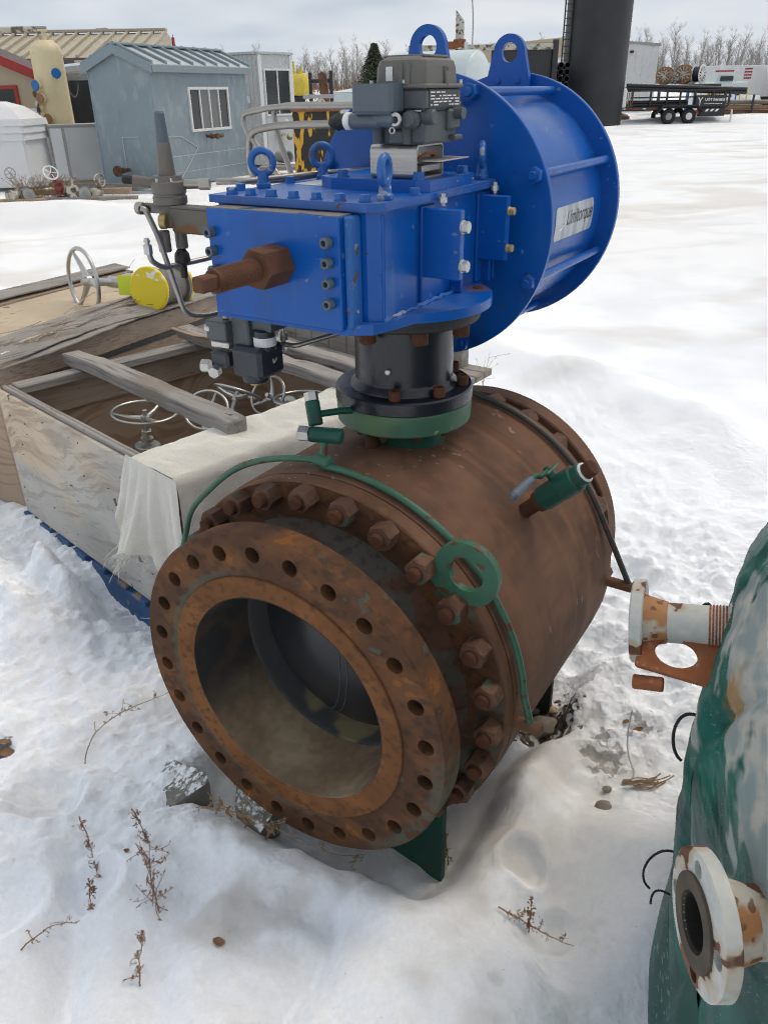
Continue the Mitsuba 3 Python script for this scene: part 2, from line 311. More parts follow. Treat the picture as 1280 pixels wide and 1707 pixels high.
def ply_out(p, n, uv):
    nx, ny = -math.sin(CA), -math.cos(CA);
    q = p.x * (-.2 * nx + .98 * ny) + p.y * (-.2 * ny - .98 * nx)
    w1 = fbm(q * 2.2, p.z * 3.5, 1.0, octaves=4); g = fbm(q * 4 + w1 * 2, p.z * 34 + q * 9 + w1 * 6, 3.0, octaves=4); fine = noise(q * 14 + w1 * 3, p.z * 210 + w1 * 60)
    col = mix(rgb(.33, .33, .315), rgb(.47, .455, .42), smoothstep(.3, .7, w1))
    warm = smoothstep(.45, .62, fbm(q * 1.1 + 4, p.z * 1.7 + 1.0, 2.0, octaves=3) + (p.z - .55) * .30)
    col = mix(col, mix(rgb(.56, .45, .33), rgb(.43, .32, .215), smoothstep(.42, .62, g)), warm * .8)
    col = mix(col, rgb(.24, .21, .18), smoothstep(.58, .72, g) * .38)
    col = mix(col, rgb(.17, .14, .115), smoothstep(.72, .92, fine) * .30)
    return mix(col, rgb(.06, .045, .035), smoothstep(.935, .955, noise(q * 24 + 3, p.z * 40 + q * 12)) * .85)
material('plywood_grey', ply_out, 0.8, lambda p, n, uv: f3(p, 40.0, 3) * .003, 1.0)
def ply_in(p, n, uv):
    w1 = f3(p, 2.0, 3); g = noise(p.x * 3 + p.y * 3, p.z * 50 + w1 * 30)
    return mix(mix(rgb(.43, .335, .25), rgb(.35, .26, .19), f3(p, 4.0, 3)), rgb(.24, .155, .10), smoothstep(.55, .8, g) * .6)
material('plywood_tan', ply_in, 0.8)
material('ply_edge', lambda p, n, uv: mix(rgb(.30, .245, .185), rgb(.075, .055, .042), smoothstep(.45, .62, noise(p.x * 5, p.y * 5, p.z * 330))), 0.85)
material('ply_top', lambda p, n, uv: mix(mix(rgb(.52, .45, .34), rgb(.40, .32, .23), f3(p, 8.0, 3)), rgb(.09, .065, .045), smoothstep(.66, .74, noise(p.x * 9 + p.y * 14, p.y * 40 - p.x * 30, p.z * 10)) * smoothstep(.4, .6, f3(p, 4.0, 2))), 0.85)
material('pallet_blue', lambda p, n, uv: mix(mix(rgb(.025, .075, .19), rgb(.05, .115, .24), f3(p, 6.0, 3)), rgb(.22, .18, .14), smoothstep(.62, .70, f3(p, 26.0, 3))), 0.7, lambda p, n, uv: f3(p, 60.0, 3) * .001, 1.0)
material('strap', (.03, .03, .032), 0.5)
def cloth_col(p, n, uv):
    w = noise(p.x * 420, p.y * 420, p.z * 420); a = f3(p, 5.0, 3)
    return mix(mix(rgb(.56, .545, .49), rgb(.66, .64, .585), a), rgb(.42, .40, .35), smoothstep(.5, .85, w) * .45)
material('cloth', cloth_col, 0.9, lambda p, n, uv: noise(p.x * 420, p.y * 420, p.z * 420) * .0007 + f3(p, 24.0, 3) * .004, 1.0, sheen=0.3)
material('thread', (.62, .60, .54), 0.9)
material('yellow_cap', lambda p, n, uv: mix(rgb(.72, .56, .012), rgb(.80, .76, .60), smoothstep(.66, .72, f3(p, 13.0, 3))), 0.45)
material('yellow_tag', (.68, .78, .05), 0.6)
material('concrete', lambda p, n, uv: mix(mix(rgb(.13, .128, .115), rgb(.25, .245, .22), f3(p, 40.0, 4)), rgb(.80, .82, .85), smoothstep(.46, .62, f3(p, 90.0, 4) * .6 + f3(p, 22.0, 3) * .4) * smoothstep(.35, .7, n.z)), 0.9, lambda p, n, uv: f3(p, 90.0, 3) * .003, 1.0)
material('stone', lambda p, n, uv: mix(rgb(.16, .145, .125), rgb(.30, .27, .22), f3(p, 25.0, 3)), 0.85, lambda p, n, uv: f3(p, 80.0, 3) * .002, 1.0)
material('stone_tan', lambda p, n, uv: mix(rgb(.30, .22, .12), rgb(.42, .33, .20), f3(p, 30.0, 3)), 0.8)
material('dry_weed', lambda p, n, uv: mix(rgb(.16, .085, .05), rgb(.27, .165, .095), f3(p, 50.0, 2)), 0.9)
material('dry_straw', lambda p, n, uv: mix(rgb(.34, .25, .15), rgb(.24, .15, .09), f3(p, 40.0, 2)), 0.9)

# the fibreglass-clad vessel on the right
WORN = [(.575, 1.05, 1.20, .10), (.60, 1.16, 1.12, .10), (.54, .93, 1.08, .09), (.505, .76, 1.10, .14)]
def teal_col(p, n, uv):
    a = f3(p, 6.0, 4); b = f3(p, 22.0, 3); fn = noise(p.x * 60 + p.y * 230, p.y * 40 - p.z * 90, p.z * 260 + p.y * 120)
    fib = smoothstep(.80, .90, fn) * smoothstep(.45, .65, b)
    col = mix(rgb(.007, .052, .047), rgb(.016, .120, .096), smoothstep(.35, .65, a))
    col = mix(col, rgb(.060, .090, .098), smoothstep(.50, .62, f3(p, 4.0, 3)) * .8)
    worn = smoothstep(.60, .68, f3(p, 3.4, 4))
    for cx, cy, cz, r in WORN: worn = dr.maximum(worn, smoothstep(1.05, .65, dr.sqrt(dr.square((p.x - cx) / r) + dr.square((p.y - cy) / r) + dr.square((p.z - cz) / (r * 1.1))) + (a - .5) * 2.6 + (b - .5) * 1.4))
    col = mix(col, mix(rgb(.27, .32, .32), rgb(.47, .46, .41), smoothstep(.35, .65, b)), worn * .85)
    st = smoothstep(1.0, .4, dr.sqrt(dr.square((p.x - .555) / .05) + dr.square((p.y - 1.0) / .045) + dr.square((p.z - 1.09) / .10)) + (b - .5) * 1.1)
    col = mix(col, rgb(.30, .17, .055), dr.maximum(st, smoothstep(.66, .72, a) * worn) * .8)
    return mix(col, rgb(.40, .60, .52), fib * .35)
material('teal_shell', teal_col, 0.42, lambda p, n, uv: f3(p, 60.0, 3) * .002 + f3(p, 14.0, 3) * .016, 1.0, specular=0.3)
material('teal_dark', lambda p, n, uv: mix(mix(rgb(.004, .042, .038), rgb(.008, .085, .070), f3(p, 6.0, 3)), rgb(.26, .38, .30), smoothstep(.74, .80, noise(p.x * 60 + p.z * 150, p.y * 90, p.z * 60)) * smoothstep(.5, .7, f3(p, 5.0, 2)) * .5), 0.35, lambda p, n, uv: f3(p, 50.0, 2) * .001, 1.0, specular=0.2)
def white_rust(p, n, uv):
    a = f3(p, 12.0, 4); b = f3(p, 60.0, 2)
    col = mix(rgb(.38, .40, .385), rgb(.49, .49, .46), b)
    col = mix(col, rgb(.36, .25, .13), smoothstep(.50, .60, a) * .65)
    return mix(col, mix(rgb(.17, .058, .022), rgb(.06, .03, .02), b), smoothstep(.585, .605, a + (b - .5) * .12))
material('white_rust', white_rust, 0.5, lambda p, n, uv: smoothstep(.62, .6, f3(p, 12.0, 4)) * .0012, 1.0)
material('plate_rust', lambda p, n, uv: mix(mix(rgb(.19, .070, .038), rgb(.30, .115, .05), f3(p, 30.0, 3)), rgb(.40, .22, .13), smoothstep(.62, .75, f3(p, 95.0, 3)) * .6), 0.8, lambda p, n, uv: f3(p, 120.0, 3) * .0018, 1.0)
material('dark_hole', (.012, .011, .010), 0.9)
material('solenoid', (.020, .026, .036), 0.4)
material('soot', lambda p, n, uv: mix(rgb(.03, .026, .022), rgb(.10, .08, .06), f3(p, 30.0, 3)), 0.8)
material('shed_wall', lambda p, n, uv: mix(mix(rgb(.175, .225, .255), rgb(.225, .275, .305), f3(p, 2.5, 4)), rgb(.30, .345, .365), smoothstep(.5, .75, fbm(p.x * 9, p.y * 9, p.z * 3, octaves=3)) * .5), 0.55, lambda p, n, uv: f3(p, 9.0, 3) * .01, 1.0)
material('shed_trim', (.20, .25, .275), 0.5)
material('roof_metal', lambda p, n, uv: mix(rgb(.36, .40, .42), rgb(.46, .49, .50), f3(p, 3.0, 3)), 0.45)
material('cladding', lambda p, n, uv: mix(rgb(.40, .42, .43), rgb(.49, .50, .50), fbm(p.x * 3, p.y * 3, p.z * .6, octaves=3)), 0.5)
material('white_wall', lambda p, n, uv: mix(rgb(.58, .60, .61), rgb(.66, .67, .67), fbm(p.x * 2, p.y * 2, p.z * .5, octaves=3)), 0.5)
material('glass_grey', (.115, .125, .125), 0.12)
material('window_frame', (.62, .63, .62), 0.45)
material('glass_dark', (.020, .024, .024), 0.06)
material('beige_wall', lambda p, n, uv: mix(rgb(.36, .30, .21), rgb(.42, .355, .26), f3(p, 1.5, 3)), 0.6)
material('tan_roof', lambda p, n, uv: mix(rgb(.42, .38, .29), rgb(.35, .31, .235), f3(p, 1.5, 3)), 0.5)
material('brown_trim', (.085, .065, .062), 0.6)
material('red_trim', (.30, .022, .018), 0.5)
material('cream', lambda p, n, uv: mix(rgb(.62, .53, .33), rgb(.55, .46, .28), smoothstep(.5, .8, fbm(p.x * 4, p.y * 4, p.z, octaves=3))), 0.45)
material('cap_blue', (.01, .12, .36), 0.45)
material('plastic_white', (.66, .67, .68), 0.5)
material('red_paint', lambda p, n, uv: mix(rgb(.22, .03, .03), rgb(.12, .04, .03), f3(p, 12.0, 3)), 0.6)
material('old_cream', lambda p, n, uv: mix(rgb(.46, .43, .36), rgb(.12, .10, .085), smoothstep(.5, .65, f3(p, 9.0, 3))), 0.7)
material('tank_black', lambda p, n, uv: mix(rgb(.012, .013, .016), rgb(.028, .028, .032), f3(p, .8, 3)), 0.5)
material('tank_white', lambda p, n, uv: mix(rgb(.46, .54, .56), rgb(.54, .60, .61), f3(p, 1.2, 3)), 0.4)
material('yellow_paint', (.60, .46, .055), 0.5)
material('black_yellow', lambda p, n, uv: mix(rgb(.016, .015, .014), rgb(.55, .30, .02), smoothstep(.57, .62, fbm(p.x * 11, p.y * 11, p.z * 2.2, octaves=4) + .1 * smoothstep(-1.2, -1.5, p.x) - .05)), 0.6)
material('bark', lambda p, n, uv: mix(rgb(.27, .245, .225), rgb(.34, .32, .30), f3(p, 2.0, 2)), 0.9)
material('brush', (.205, .155, .125), 0.95)
material('spruce', lambda p, n, uv: mix(rgb(.050, .066, .042), rgb(.095, .11, .07), f3(p, 2.0, 2)), 0.9)
material('reel_wood', lambda p, n, uv: mix(rgb(.20, .10, .05), rgb(.28, .17, .10), f3(p, 3.0, 2)), 0.8)
material('rim_grey', (.30, .30, .29), 0.5)

material('rust_bolt', lambda p, n, uv: mix(rgb(.085, .040, .026), rgb(.15, .072, .045), f3(p, 30.0, 3)), 0.6, lambda p, n, uv: f3(p, 150.0, 2) * .0008, 1.0)
material('pipe_worn', chipped((.045, .055, .045), (.06, .05, .04), (.09, .055, .04), .55), 0.5)
def white_rust2(p, n, uv):
    a = f3(p, 16.0, 4); b = f3(p, 60.0, 2)
    return mix(mix(rgb(.50, .46, .38), rgb(.36, .17, .07), smoothstep(.40, .56, a)), rgb(.12, .045, .02), smoothstep(.58, .66, b) * .8)
material('white_rust2', white_rust2, 0.7, lambda p, n, uv: f3(p, 60.0, 2) * .002, 1.0)
# ---------------------------------------------------------------- frames
NX, NY = -math.sin(CA), -math.cos(CA)
VALVE = basis((0.06071, 2.07213, 0.0), (NX, NY, 0), (-NY, NX, 0))     # origin on the ground under the stem, x along the pipe to the front flange

# ---------------------------------------------------------------- the snow-covered yard, one sheet to the horizon
BARE = [(.545, 2.17, .115, .17, 1.0), (.69, 1.88, .10, .13, .40), (.57, 2.03, .09, .06, .9), (-1.27, 1.95, .04, .03, .8), (.83, 2.02, .09, .09, .32)]
def sst(a, b, x):
    t = np.clip((x - a) / (b - a), 0, 1); return t * t * (3 - 2 * t)
def height(x, y):
    x, y = np.asarray(x, float), np.asarray(y, float)
    q = np.stack([x, y, 0 * x], -1); N = lambda s, k, o=3: meshkit.fbm(q * s + k, o, int(k))
    near = sst(9, 4, y)
    lx = (x - VALVE[0, 3]) * NX + (y - VALVE[1, 3]) * NY; ly = (x - VALVE[0, 3]) * -NY + (y - VALVE[1, 3]) * NX
    dx, dy = np.abs(lx + .02) - .56, np.abs(ly) - .36
    sd = np.hypot(np.maximum(dx, 0), np.maximum(dy, 0)) + np.minimum(np.maximum(dx, dy), 0) + .05 * (N(6, 4) - .5)
    lvl = .008 + .10 * sst(.02, .15, sd) + .065 * sst(.0, .11, sd) * sst(1.75, 1.45, y) + .03 * sst(.1, .35, sd) * sst(1.6, .9, y)
    h = lvl * near * sst(5.5, 3.2, np.hypot(x, y - 1.2))
    h += (.10 * (N(1.1, 1) - .5) + .07 * (N(3.2, 2) - .5)) * near * sst(-.1, .35, sd)
    # trampled, refrozen crust left and right of the valve, smoother drift in front
    rough = np.clip(sst(-.30, -.75, x) * sst(1.25, 1.75, y) * sst(6.5, 3.5, y) + sst(.45, .7, x) * sst(1.5, 1.9, y) * (.25 + .75 * sst(4.3, 2.8, y)) * sst(7, 4.5, y), 0, 1)
    h += (.050 * (N(11, 6) - .5) + .040 * (N(27, 7, 3) - .5)) * (rough * 1.15 + .045 * near) * sst(-.05, .2, sd)
    h += .007 * (N(62, 8, 2) - .5) * near * (.25 + rough * 1.2)
    front = sst(1.75, 1.5, y) * sst(.75, .5, np.abs(x + .05))
    h += .030 * (N(8, 51, 4) - .5) * near * sst(-.02, .1, sd) * sst(.75, .3, np.abs(x + .9)) * sst(2.2, 1.7, y)
    h += front * (.030 * np.exp(-((sd - .19) / .045) ** 2) + .06 * (N(2.1, 33, 2) - .5) + .05 * (N(5.5, 38, 4) - .5) + .022 * (N(17, 39, 3) - .5) - .05 * np.abs(N(3.1, 52, 3) - .5)) + .05 * np.exp(-((x - .10) / .28) ** 2 - ((y - 1.10) / .22) ** 2)
    # shovelled heap against the pallet
    cx, cy = (x + 1.62) * .80 + (y - 2.72) * -.60, (x + 1.62) * .60 + (y - 2.72) * .80
    h += (.15 + .16 * (N(6, 12, 4) - .5)) * np.exp(-(cy / .20) ** 2) * sst(.55, .15, cx) * sst(-1.6, -.9, cx)
    pdx, pdy = x + 1.13, y - 2.85; h -= .10 * np.exp(-((pdx * .68 + pdy * .73) / .10) ** 2 - ((pdx * .73 - pdy * .68) / .26) ** 4)
    for qx, qy, qr, qh in ((-1.39, 2.88, .085, .13), (-1.33, 2.79, .07, .12), (-1.43, 2.82, .05, .11), (-1.28, 2.74, .08, .07), (-1.47, 2.90, .07, .09)): h += qh * np.exp(-(((x - qx) / qr) ** 2 + ((y - qy) / qr) ** 2) ** 1.6) * (.45 + .55 * N(14, 13, 2) + .22 * N(45, 17, 2))
    # drift beside the right foot
    h += .11 * np.exp(-(((x - .40) / .10) ** 2 + ((y - 1.72) / .13) ** 2)) + .05 * np.exp(-(((x - .47) / .10) ** 2 + ((y - 1.9) / .10) ** 2))
    # furrows and footprints
    for fx, fy, r, d in ((.355, 1.44, .055, .035), (.42, 1.27, .06, .025), (-1.05, 1.75, .10, .05), (-.80, 1.42, .07, .04), (-1.0, 1.35, .09, .04), (.80, 2.45, .12, .05), (1.05, 2.9, .14, .06), (.95, 2.15, .1, .04)):
        rr = np.hypot(x - fx, y - fy) / r
        h += -d * np.exp(-rr ** 4) + .35 * d * np.exp(-((rr - 1.25) / .3) ** 2)
    h += -.065 * np.exp(-np.abs((x + .80 + .25 * (y - 1.3) + .10 * (N(5, 15) - .5)) / .05) ** 1.5) * sst(1.75, 1.5, y)
    h += -.045 * np.exp(-np.abs((x + .16 - .45 * (y - 1.2) + .08 * (N(6, 16) - .5)) / .035) ** 1.4) * sst(1.45, 1.3, y)
    h += -.05 * sst(.30, .40, x + .05 * (N(5, 41) - .5)) * sst(1.55, 1.35, y) - .04 * sst(-.42, -.52, x + .10 * (N(4, 42) - .5)) * sst(1.6, 1.35, y)
    for bx, by, ra, rb, am in BARE: h -= am * .045 * np.exp(-(((x - bx) / ra) ** 2 + ((y - by) / rb) ** 2) ** 1.5)
    ar = np.hypot(x + .6, (y - 4.1) * .95) - 2.65 + .3 * (N(1.2, 35) - .5)
    h += .16 * np.exp(-(ar / .34) ** 2) * sst(.2, .7, x) * sst(3.6, 4.6, y) * (.6 + .8 * N(2, 36))
    # yard: wheel tracks, drifts, the ploughed ridge before the sheds, the rise to the woods
    far = sst(3.5, 8, y)
    h += far * (.10 * (N(.30, 21) - .5) + .05 * (N(1.3, 22) - .5)) * sst(60, 25, y)
    tr = (y - 7.5 - .35 * x)
    h += far * sst(30, 14, y) * (-.035) * (np.exp(-(((tr + .5 * np.sin(x * .5)) % 2.4 - 1.2) / .16) ** 2)) * sst(.3, .6, N(.5, 23))
    ridge = y - (15.4 - .28 * (x + 7) + .5 * np.sin(x * .9))
    h += (.30 + .22 * (N(.8, 24) - .5)) * np.exp(-(ridge / .9) ** 2) * sst(-1.0, -2.6, x) * sst(-30, -20, x)
    h += (.55 + .5 * (N(.25, 26) - .5)) * np.exp(-((y - 56.8 - 1.2 * (N(.2, 27) - .5)) / 1.5) ** 2) * sst(9, 14, x)
    h += 2.35 * sst(75, 125, y) + .5 * (N(.15, 28) - .5) * sst(75, 125, y)
    return h
def axis_lines(c0, c1, step, far, grow, lo=None):
    a = [c1]; s = step
    while a[-1] < far: s *= grow; a.append(a[-1] + s)
    b = [c0]; s = step
    while lo is None and b[-1] > -far: s *= grow; b.append(b[-1] - s)
    if lo is not None:
        while b[-1] > lo: s *= grow; b.append(b[-1] - s)
    return np.array(b[:0:-1] + list(np.arange(c0, c1, step)) + a)
gx, gy = axis_lines(-1.75, 1.35, .011, 900, 1.055), axis_lines(.75, 3.1, .011, 1500, 1.035, -40)
def snow_col(p, n, uv):
    a = f3(p, 1.6, 4); b = f3(p, 13.0, 3); c = n1(p, 230.0)
    col = mix(rgb(.85, .88, .92), rgb(.72, .755, .81), smoothstep(.4, .75, a) * .7)
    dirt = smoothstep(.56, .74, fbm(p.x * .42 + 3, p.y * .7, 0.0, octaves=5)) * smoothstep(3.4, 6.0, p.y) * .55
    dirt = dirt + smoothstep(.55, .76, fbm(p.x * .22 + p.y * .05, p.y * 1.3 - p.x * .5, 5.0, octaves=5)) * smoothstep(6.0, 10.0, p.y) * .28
    col = mix(col, rgb(.56, .53, .48), dr.clip(dirt, 0, .7))
    col = mix(col, rgb(.45, .42, .38), smoothstep(.68, .88, b) * smoothstep(.47, .62, a) * .35 * smoothstep(6.0, 3.0, p.y))
    col = col * (1 + (.08 * (n1(p, 190.0) - .5) + .06 * (n1(p, 85.0) - .5)) * smoothstep(6.0, 3.0, p.y))
    col = mix(col, rgb(.16, .12, .085), smoothstep(.955, .965, n1(p, 210.0, 9.0)) * smoothstep(.48, .60, b * .5 + a * .5) * smoothstep(4.0, 2.5, p.y) * .7)
    col = mix(col, rgb(.10, .075, .05), smoothstep(.986, .992, n1(p, 95.0, 3.0)) * smoothstep(5.0, 3.0, p.y) * .8)
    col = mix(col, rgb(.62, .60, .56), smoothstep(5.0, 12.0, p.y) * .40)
    lx = (p.x - VALVE[0, 3]) * NX + (p.y - VALVE[1, 3]) * NY; ly = (p.x - VALVE[0, 3]) * -NY + (p.y - VALVE[1, 3]) * NX          # old grimy melt crust round the valve
    grime = smoothstep(.46, .62, fbm(lx * 3.2, ly * 3.2, 7.0, octaves=4) + .10 - .28 * dr.abs(lx - .55)) * smoothstep(1.0, .55, dr.abs(ly))
    col = mix(col, rgb(.50, .475, .44), grime * .6)
    w = (f3(p, 16.0, 3) - .5) * 1.3 + (f3(p, 60.0, 2) - .5) * 1.0
    bare = mi.Float(0)
    for bx, by, ra, rb, am in BARE:
        d = dr.sqrt(dr.square((p.x - bx) / ra) + dr.square((p.y - by) / rb))
        bare = dr.maximum(bare, smoothstep(1.0, .72, d + w * 1.3 + (1 - am) * (1.1 * f3(p, 42.0, 3))) * (.35 + .65 * am))
    soil = mix(rgb(.055, .043, .034), rgb(.17, .14, .11), smoothstep(.4, .7, f3(p, 55.0, 3)))
    soil = mix(soil, rgb(.55, .56, .56), smoothstep(.58, .66, f3(p, 33.0, 3)))
    return mix(col, soil, bare)
def snow_bump(p, n, uv):
    m = dr.clip(smoothstep(-.30, -.70, p.x) * smoothstep(1.2, 1.7, p.y) + smoothstep(.45, .7, p.x) * smoothstep(1.4, 1.8, p.y), 0, 1) * smoothstep(7.0, 3.0, p.y) * .62 + .38
    return (f3(p, 95.0, 3) * .0085 + f3(p, 32.0, 2) * .010) * m + n1(p, 210.0) * .0016
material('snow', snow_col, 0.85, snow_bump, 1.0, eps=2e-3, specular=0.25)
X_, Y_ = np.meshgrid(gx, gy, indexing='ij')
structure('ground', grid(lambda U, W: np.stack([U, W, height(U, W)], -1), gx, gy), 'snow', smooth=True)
labels['ground']['label'] = 'snow-covered storage yard with trampled crusty snow, bare patches and wheel tracks'
def gz(x, y): return float(height(np.array([x]), np.array([y]))[0])
# ================================================================ the pipeline valve (frame: x along the pipe towards the viewer, z up, origin under the stem)
frame(VALVE)
AX = .617
def rad(deg, r, x=0.0): a = math.radians(deg); return np.array([x, r * math.sin(a), AX + r * math.cos(a)])    # deg from straight up towards +y
V = thing('pipeline_valve', 'large rusty brown flanged pipeline valve with a blue actuator on top, in the snow', 'valve')
def xl(prof, n=96): return lathe(prof, (0, 0, AX), (1, 0, 0), n)
# --- end flanges, hubs, closures, barrel
def end_flange(s):
    m = lathe([(0, .2986), (0, .465), (.005, .470), (.068, .470), (.073, .465), (.073, .2986)], (s * .537, 0, AX), (s, 0, 0), 160)
    for k in range(24):
        q = rad(15 * k + 8.17, .419, s * .53)
        m = m - cyl(.0213, q, q + np.array([s * .09, 0, 0]), 28)
    return m
fl = part(V, 'end_flange', end_flange(1), 'rust_flange', 30, 'bolt-holed front end flange, rusty orange brown with green paint remnants')
part(fl, 'sealing_face', lathe([(0, .2986), (0, .357), (.005, .357), (.0075, .3545), (.0075, .316), (.003, .306), (.001, .2986)], (.6098, 0, AX), (1, 0, 0), 128), 'rust_orange', 30)
part(V, 'end_flange', end_flange(-1), 'rust_body', 30)
HUB = [(0, .30), (0, .418), (.012, .412), (.03, .398), (.06, .386), (.10, .381), (.137, .379), (.137, .30)]
part(V, 'hub', lathe(HUB, (.400, 0, AX), (1, 0, 0), 128), 'rust_hub', 40)
part(V, 'hub', lathe(HUB, (-.400, 0, AX), (-1, 0, 0), 96), 'rust_body', 40)
part(V, 'bore', lathe([(.394, .2975), (.394, .2984), (.612, .2984), (.612, .2975)], (0, 0, AX), (1, 0, 0), 128), 'bore_steel', 30)
part(V, 'seat_ring', lathe([(.312, .286), (.312, .45), (.3935, .45), (.3935, .292), (.385, .289)], (0, 0, AX), (1, 0, 0), 128), 'seat_steel', 30)
for s in (1, -1):
    c = part(V, 'closure_flange', lathe([(.3535, .30), (.3535, .5195), (.3555, .5205), (.397, .521), (.400, .517), (.400, .30)], (0, 0, AX), (s, 0, 0), 160), 'rust_body', 30)
    if s == 1: part(c, 'bolting_face', lathe([(.3995, .40), (.3995, .5165), (.4008, .5165), (.4008, .40)], (0, 0, AX), (1, 0, 0), 128), 'rust_flange', 30)
    nut = proto([hexp(.058, .046, 1)], 'rust_nut', 30); stud = proto(cyl(.0185, (0, 0, .04), (0, 0, .064), 20, .003), 'rust_dark', 30)
    for k in range(26):
        a = 9.6 + 13.846 * k
        if s < 0 and not (-60 < (a + 180) % 360 - 180 < 130): continue
        m = zto((s, 0, 0), rad(a, .4875, s * .4005), roll=RNG.uniform(0, 1.05)); m2 = m.copy(); m2[:3, 3] += np.array([s * RNG.uniform(-.006, .003), 0, 0])
        rep(c, 'nut', nut, m); rep(c, 'stud', stud, m2)
body = part(V, 'body', lathe([(-.3505, .46), (-.3505, .5205), (-.347, .5235), (.347, .5235), (.3505, .5205), (.3505, .46)], (0, 0, AX), (1, 0, 0), 192), 'rust_body', 30, 'rust brown barrel with chalk scratches')
bd = np.array([math.cos(math.radians(-37.5)), math.sin(math.radians(-37.5)), 0])
ball = mf.Manifold.sphere(.428, 160).translate((0, 0, AX))
part(V, 'cavity', lathe([(-.30, .452), (-.30, .458), (.3105, .458), (.3105, .452)], (0, 0, AX), (1, 0, 0), 64), 'black_dull', 30)
bl = part(V, 'ball', ball, 'ball_steel', 25)
for r_, t_ in ((.2985, .3085), (.3135, .2935)): part(bl, 'edge_line', torus(r_, .0013, np.array([0, 0, AX]) + bd * t_, bd, 96, 6), 'grey_case')
for x, mt in ((.425, 'green_dark'), (-.40, 'black_dull')):
    part(V, 'foot', prism(sbox(-.375, -.14, .375, .34).difference(Point(0, AX).buffer(.40, 40)), 0, .022), mt, tw=basis((x - .011, 0, 0), (0, 1, 0), (0, 0, 1)))
# --- stem column
nk = part(V, 'stem_column', [lathe([(1.285, 0), (1.285, .147), (1.292, .145), (1.304, .1335), (1.31, .1315), (1.468, .1315), (1.468, 0)], n=96)], 'black_paint', 30, 'gloss black stem extension column')
part(nk, 'column_flange', lathe([(1.249, 0), (1.249, .184), (1.252, .1865), (1.282, .186), (1.286, .182), (1.286, 0)], n=96), 'black_paint', 30)
part(nk, 'column_flange', lathe([(1.466, 0), (1.466, .197), (1.470, .200), (1.500, .200), (1.500, 0)], n=96), 'black_dull', 30)
cap = proto([pipe(.0155, .0085, (0, 0, 0), (0, 0, .027), 24, .002), cyl(.0088, (0, 0, 0), (0, 0, .014), 12)], 'rust_dark', 30)
for k in range(8):
    a = math.radians(22.1 + 42.8 * k if k < 5 else -64.6 - 42.8 * (k - 4)); rep(nk, 'cap_screw', cap, mat(t=(.160 * math.cos(a), .160 * math.sin(a), 1.286)))
low = proto(cyl(.021, (0, 0, 0), (0, 0, .034), 24, .003), 'rust_dark', 30)
for k in range(8): a = math.radians(44 + 45 * k); rep(nk, 'nut', low, mat(t=(.170 * math.cos(a), .170 * math.sin(a), 1.4325)))
part(nk, 'plug', cyl(.0075, (.128, .03, 1.352), (.138, .0325, 1.352), 10, .002), 'zinc')
bn = part(V, 'bonnet', lathe([(1.10, 0), (1.10, .118), (1.189, .118), (1.189, 0)], n=96), 'green_dark', 30, 'dark green bonnet on the barrel')
part(bn, 'bonnet_flange', lathe([(1.188, 0), (1.188, .176), (1.194, .1835), (1.244, .1845), (1.2485, .1815), (1.2485, 0)], n=96), 'green_band', 30, 'pale green bonnet flange with faint chalk marks')
blt = proto([hexp(.024, .018, 1).translate((0, 0, -.018)), cyl(.008, (0, 0, -.026), (0, 0, 0), 10)], 'rust_dark', 30)
for k in range(10): a = math.radians(8 + 36 * k); rep(bn, 'bolt', blt, mat(t=(.140 * math.cos(a), .140 * math.sin(a), 1.188)))
part(V, 'stub_pin', cyl(.0165, (.142, -.017, 1.118), (.142, -.017, 1.176), 20, .003), 'rust_dark')
# --- drain valve at 45 degrees
u = rad(45.4, 1) - rad(0, 0); w = np.array([0, -u[2], u[1]]); o = lambda r, x=0., b=0.: np.array([x, 0, AX]) + u * r + w * b
dv = part(V, 'drain_valve', [prism(Point(0, 0).buffer(.034, 2), 0, .062), cyl(.036, (0, 0, .06), (0, 0, .118), 28, .004), cyl(.030, (0, 0, .112), (0, 0, .142), 28, .004)], 'green_dark', 30, 'small green drain valve screwed into the barrel', tw=zto(u, o(.592)))
part(dv, 'nipple', [cyl(.021, o(.515), o(.585), 24), cyl(.029, o(.572), o(.597), 24, .003)], 'rust_dark')
part(dv, 'seal', cyl(.0265, o(.733), o(.738), 24), 'white_print')
part(dv, 'end_plug', cyl(.021, o(.736), o(.764), 24, .003), 'rust_dark')
part(dv, 'stem', [cyl(.013, o(.655), o(.655, 0, .052), 16), cyl(.009, o(.655), o(.655, 0, .066), 12)], 'green_dark')
part(dv, 'bracket', [box((0, 0, 0), (.075, .03, .006), .001).transform(basis(o(.655, -.005, .052), (1, 0, 0), u)[:3, :4])], 'green_paint')
hp = fillet([o(.655, -.01, .056), o(.655, .05, .056), o(.664, .075, .070), o(.667, .115, .070)], .015)
part(dv, 'lever', sweep(hp, .0065, 8), 'green_dark')
part(dv, 'grip', sweep(np.array([o(.667, .105, .070), o(.667, .112, .070), o(.668, .16, .071), o(.668, .215, .071), o(.668, .224, .071)]), np.array([.007, .0115, .0115, .0115, .005]), 14), 'cap_grey')
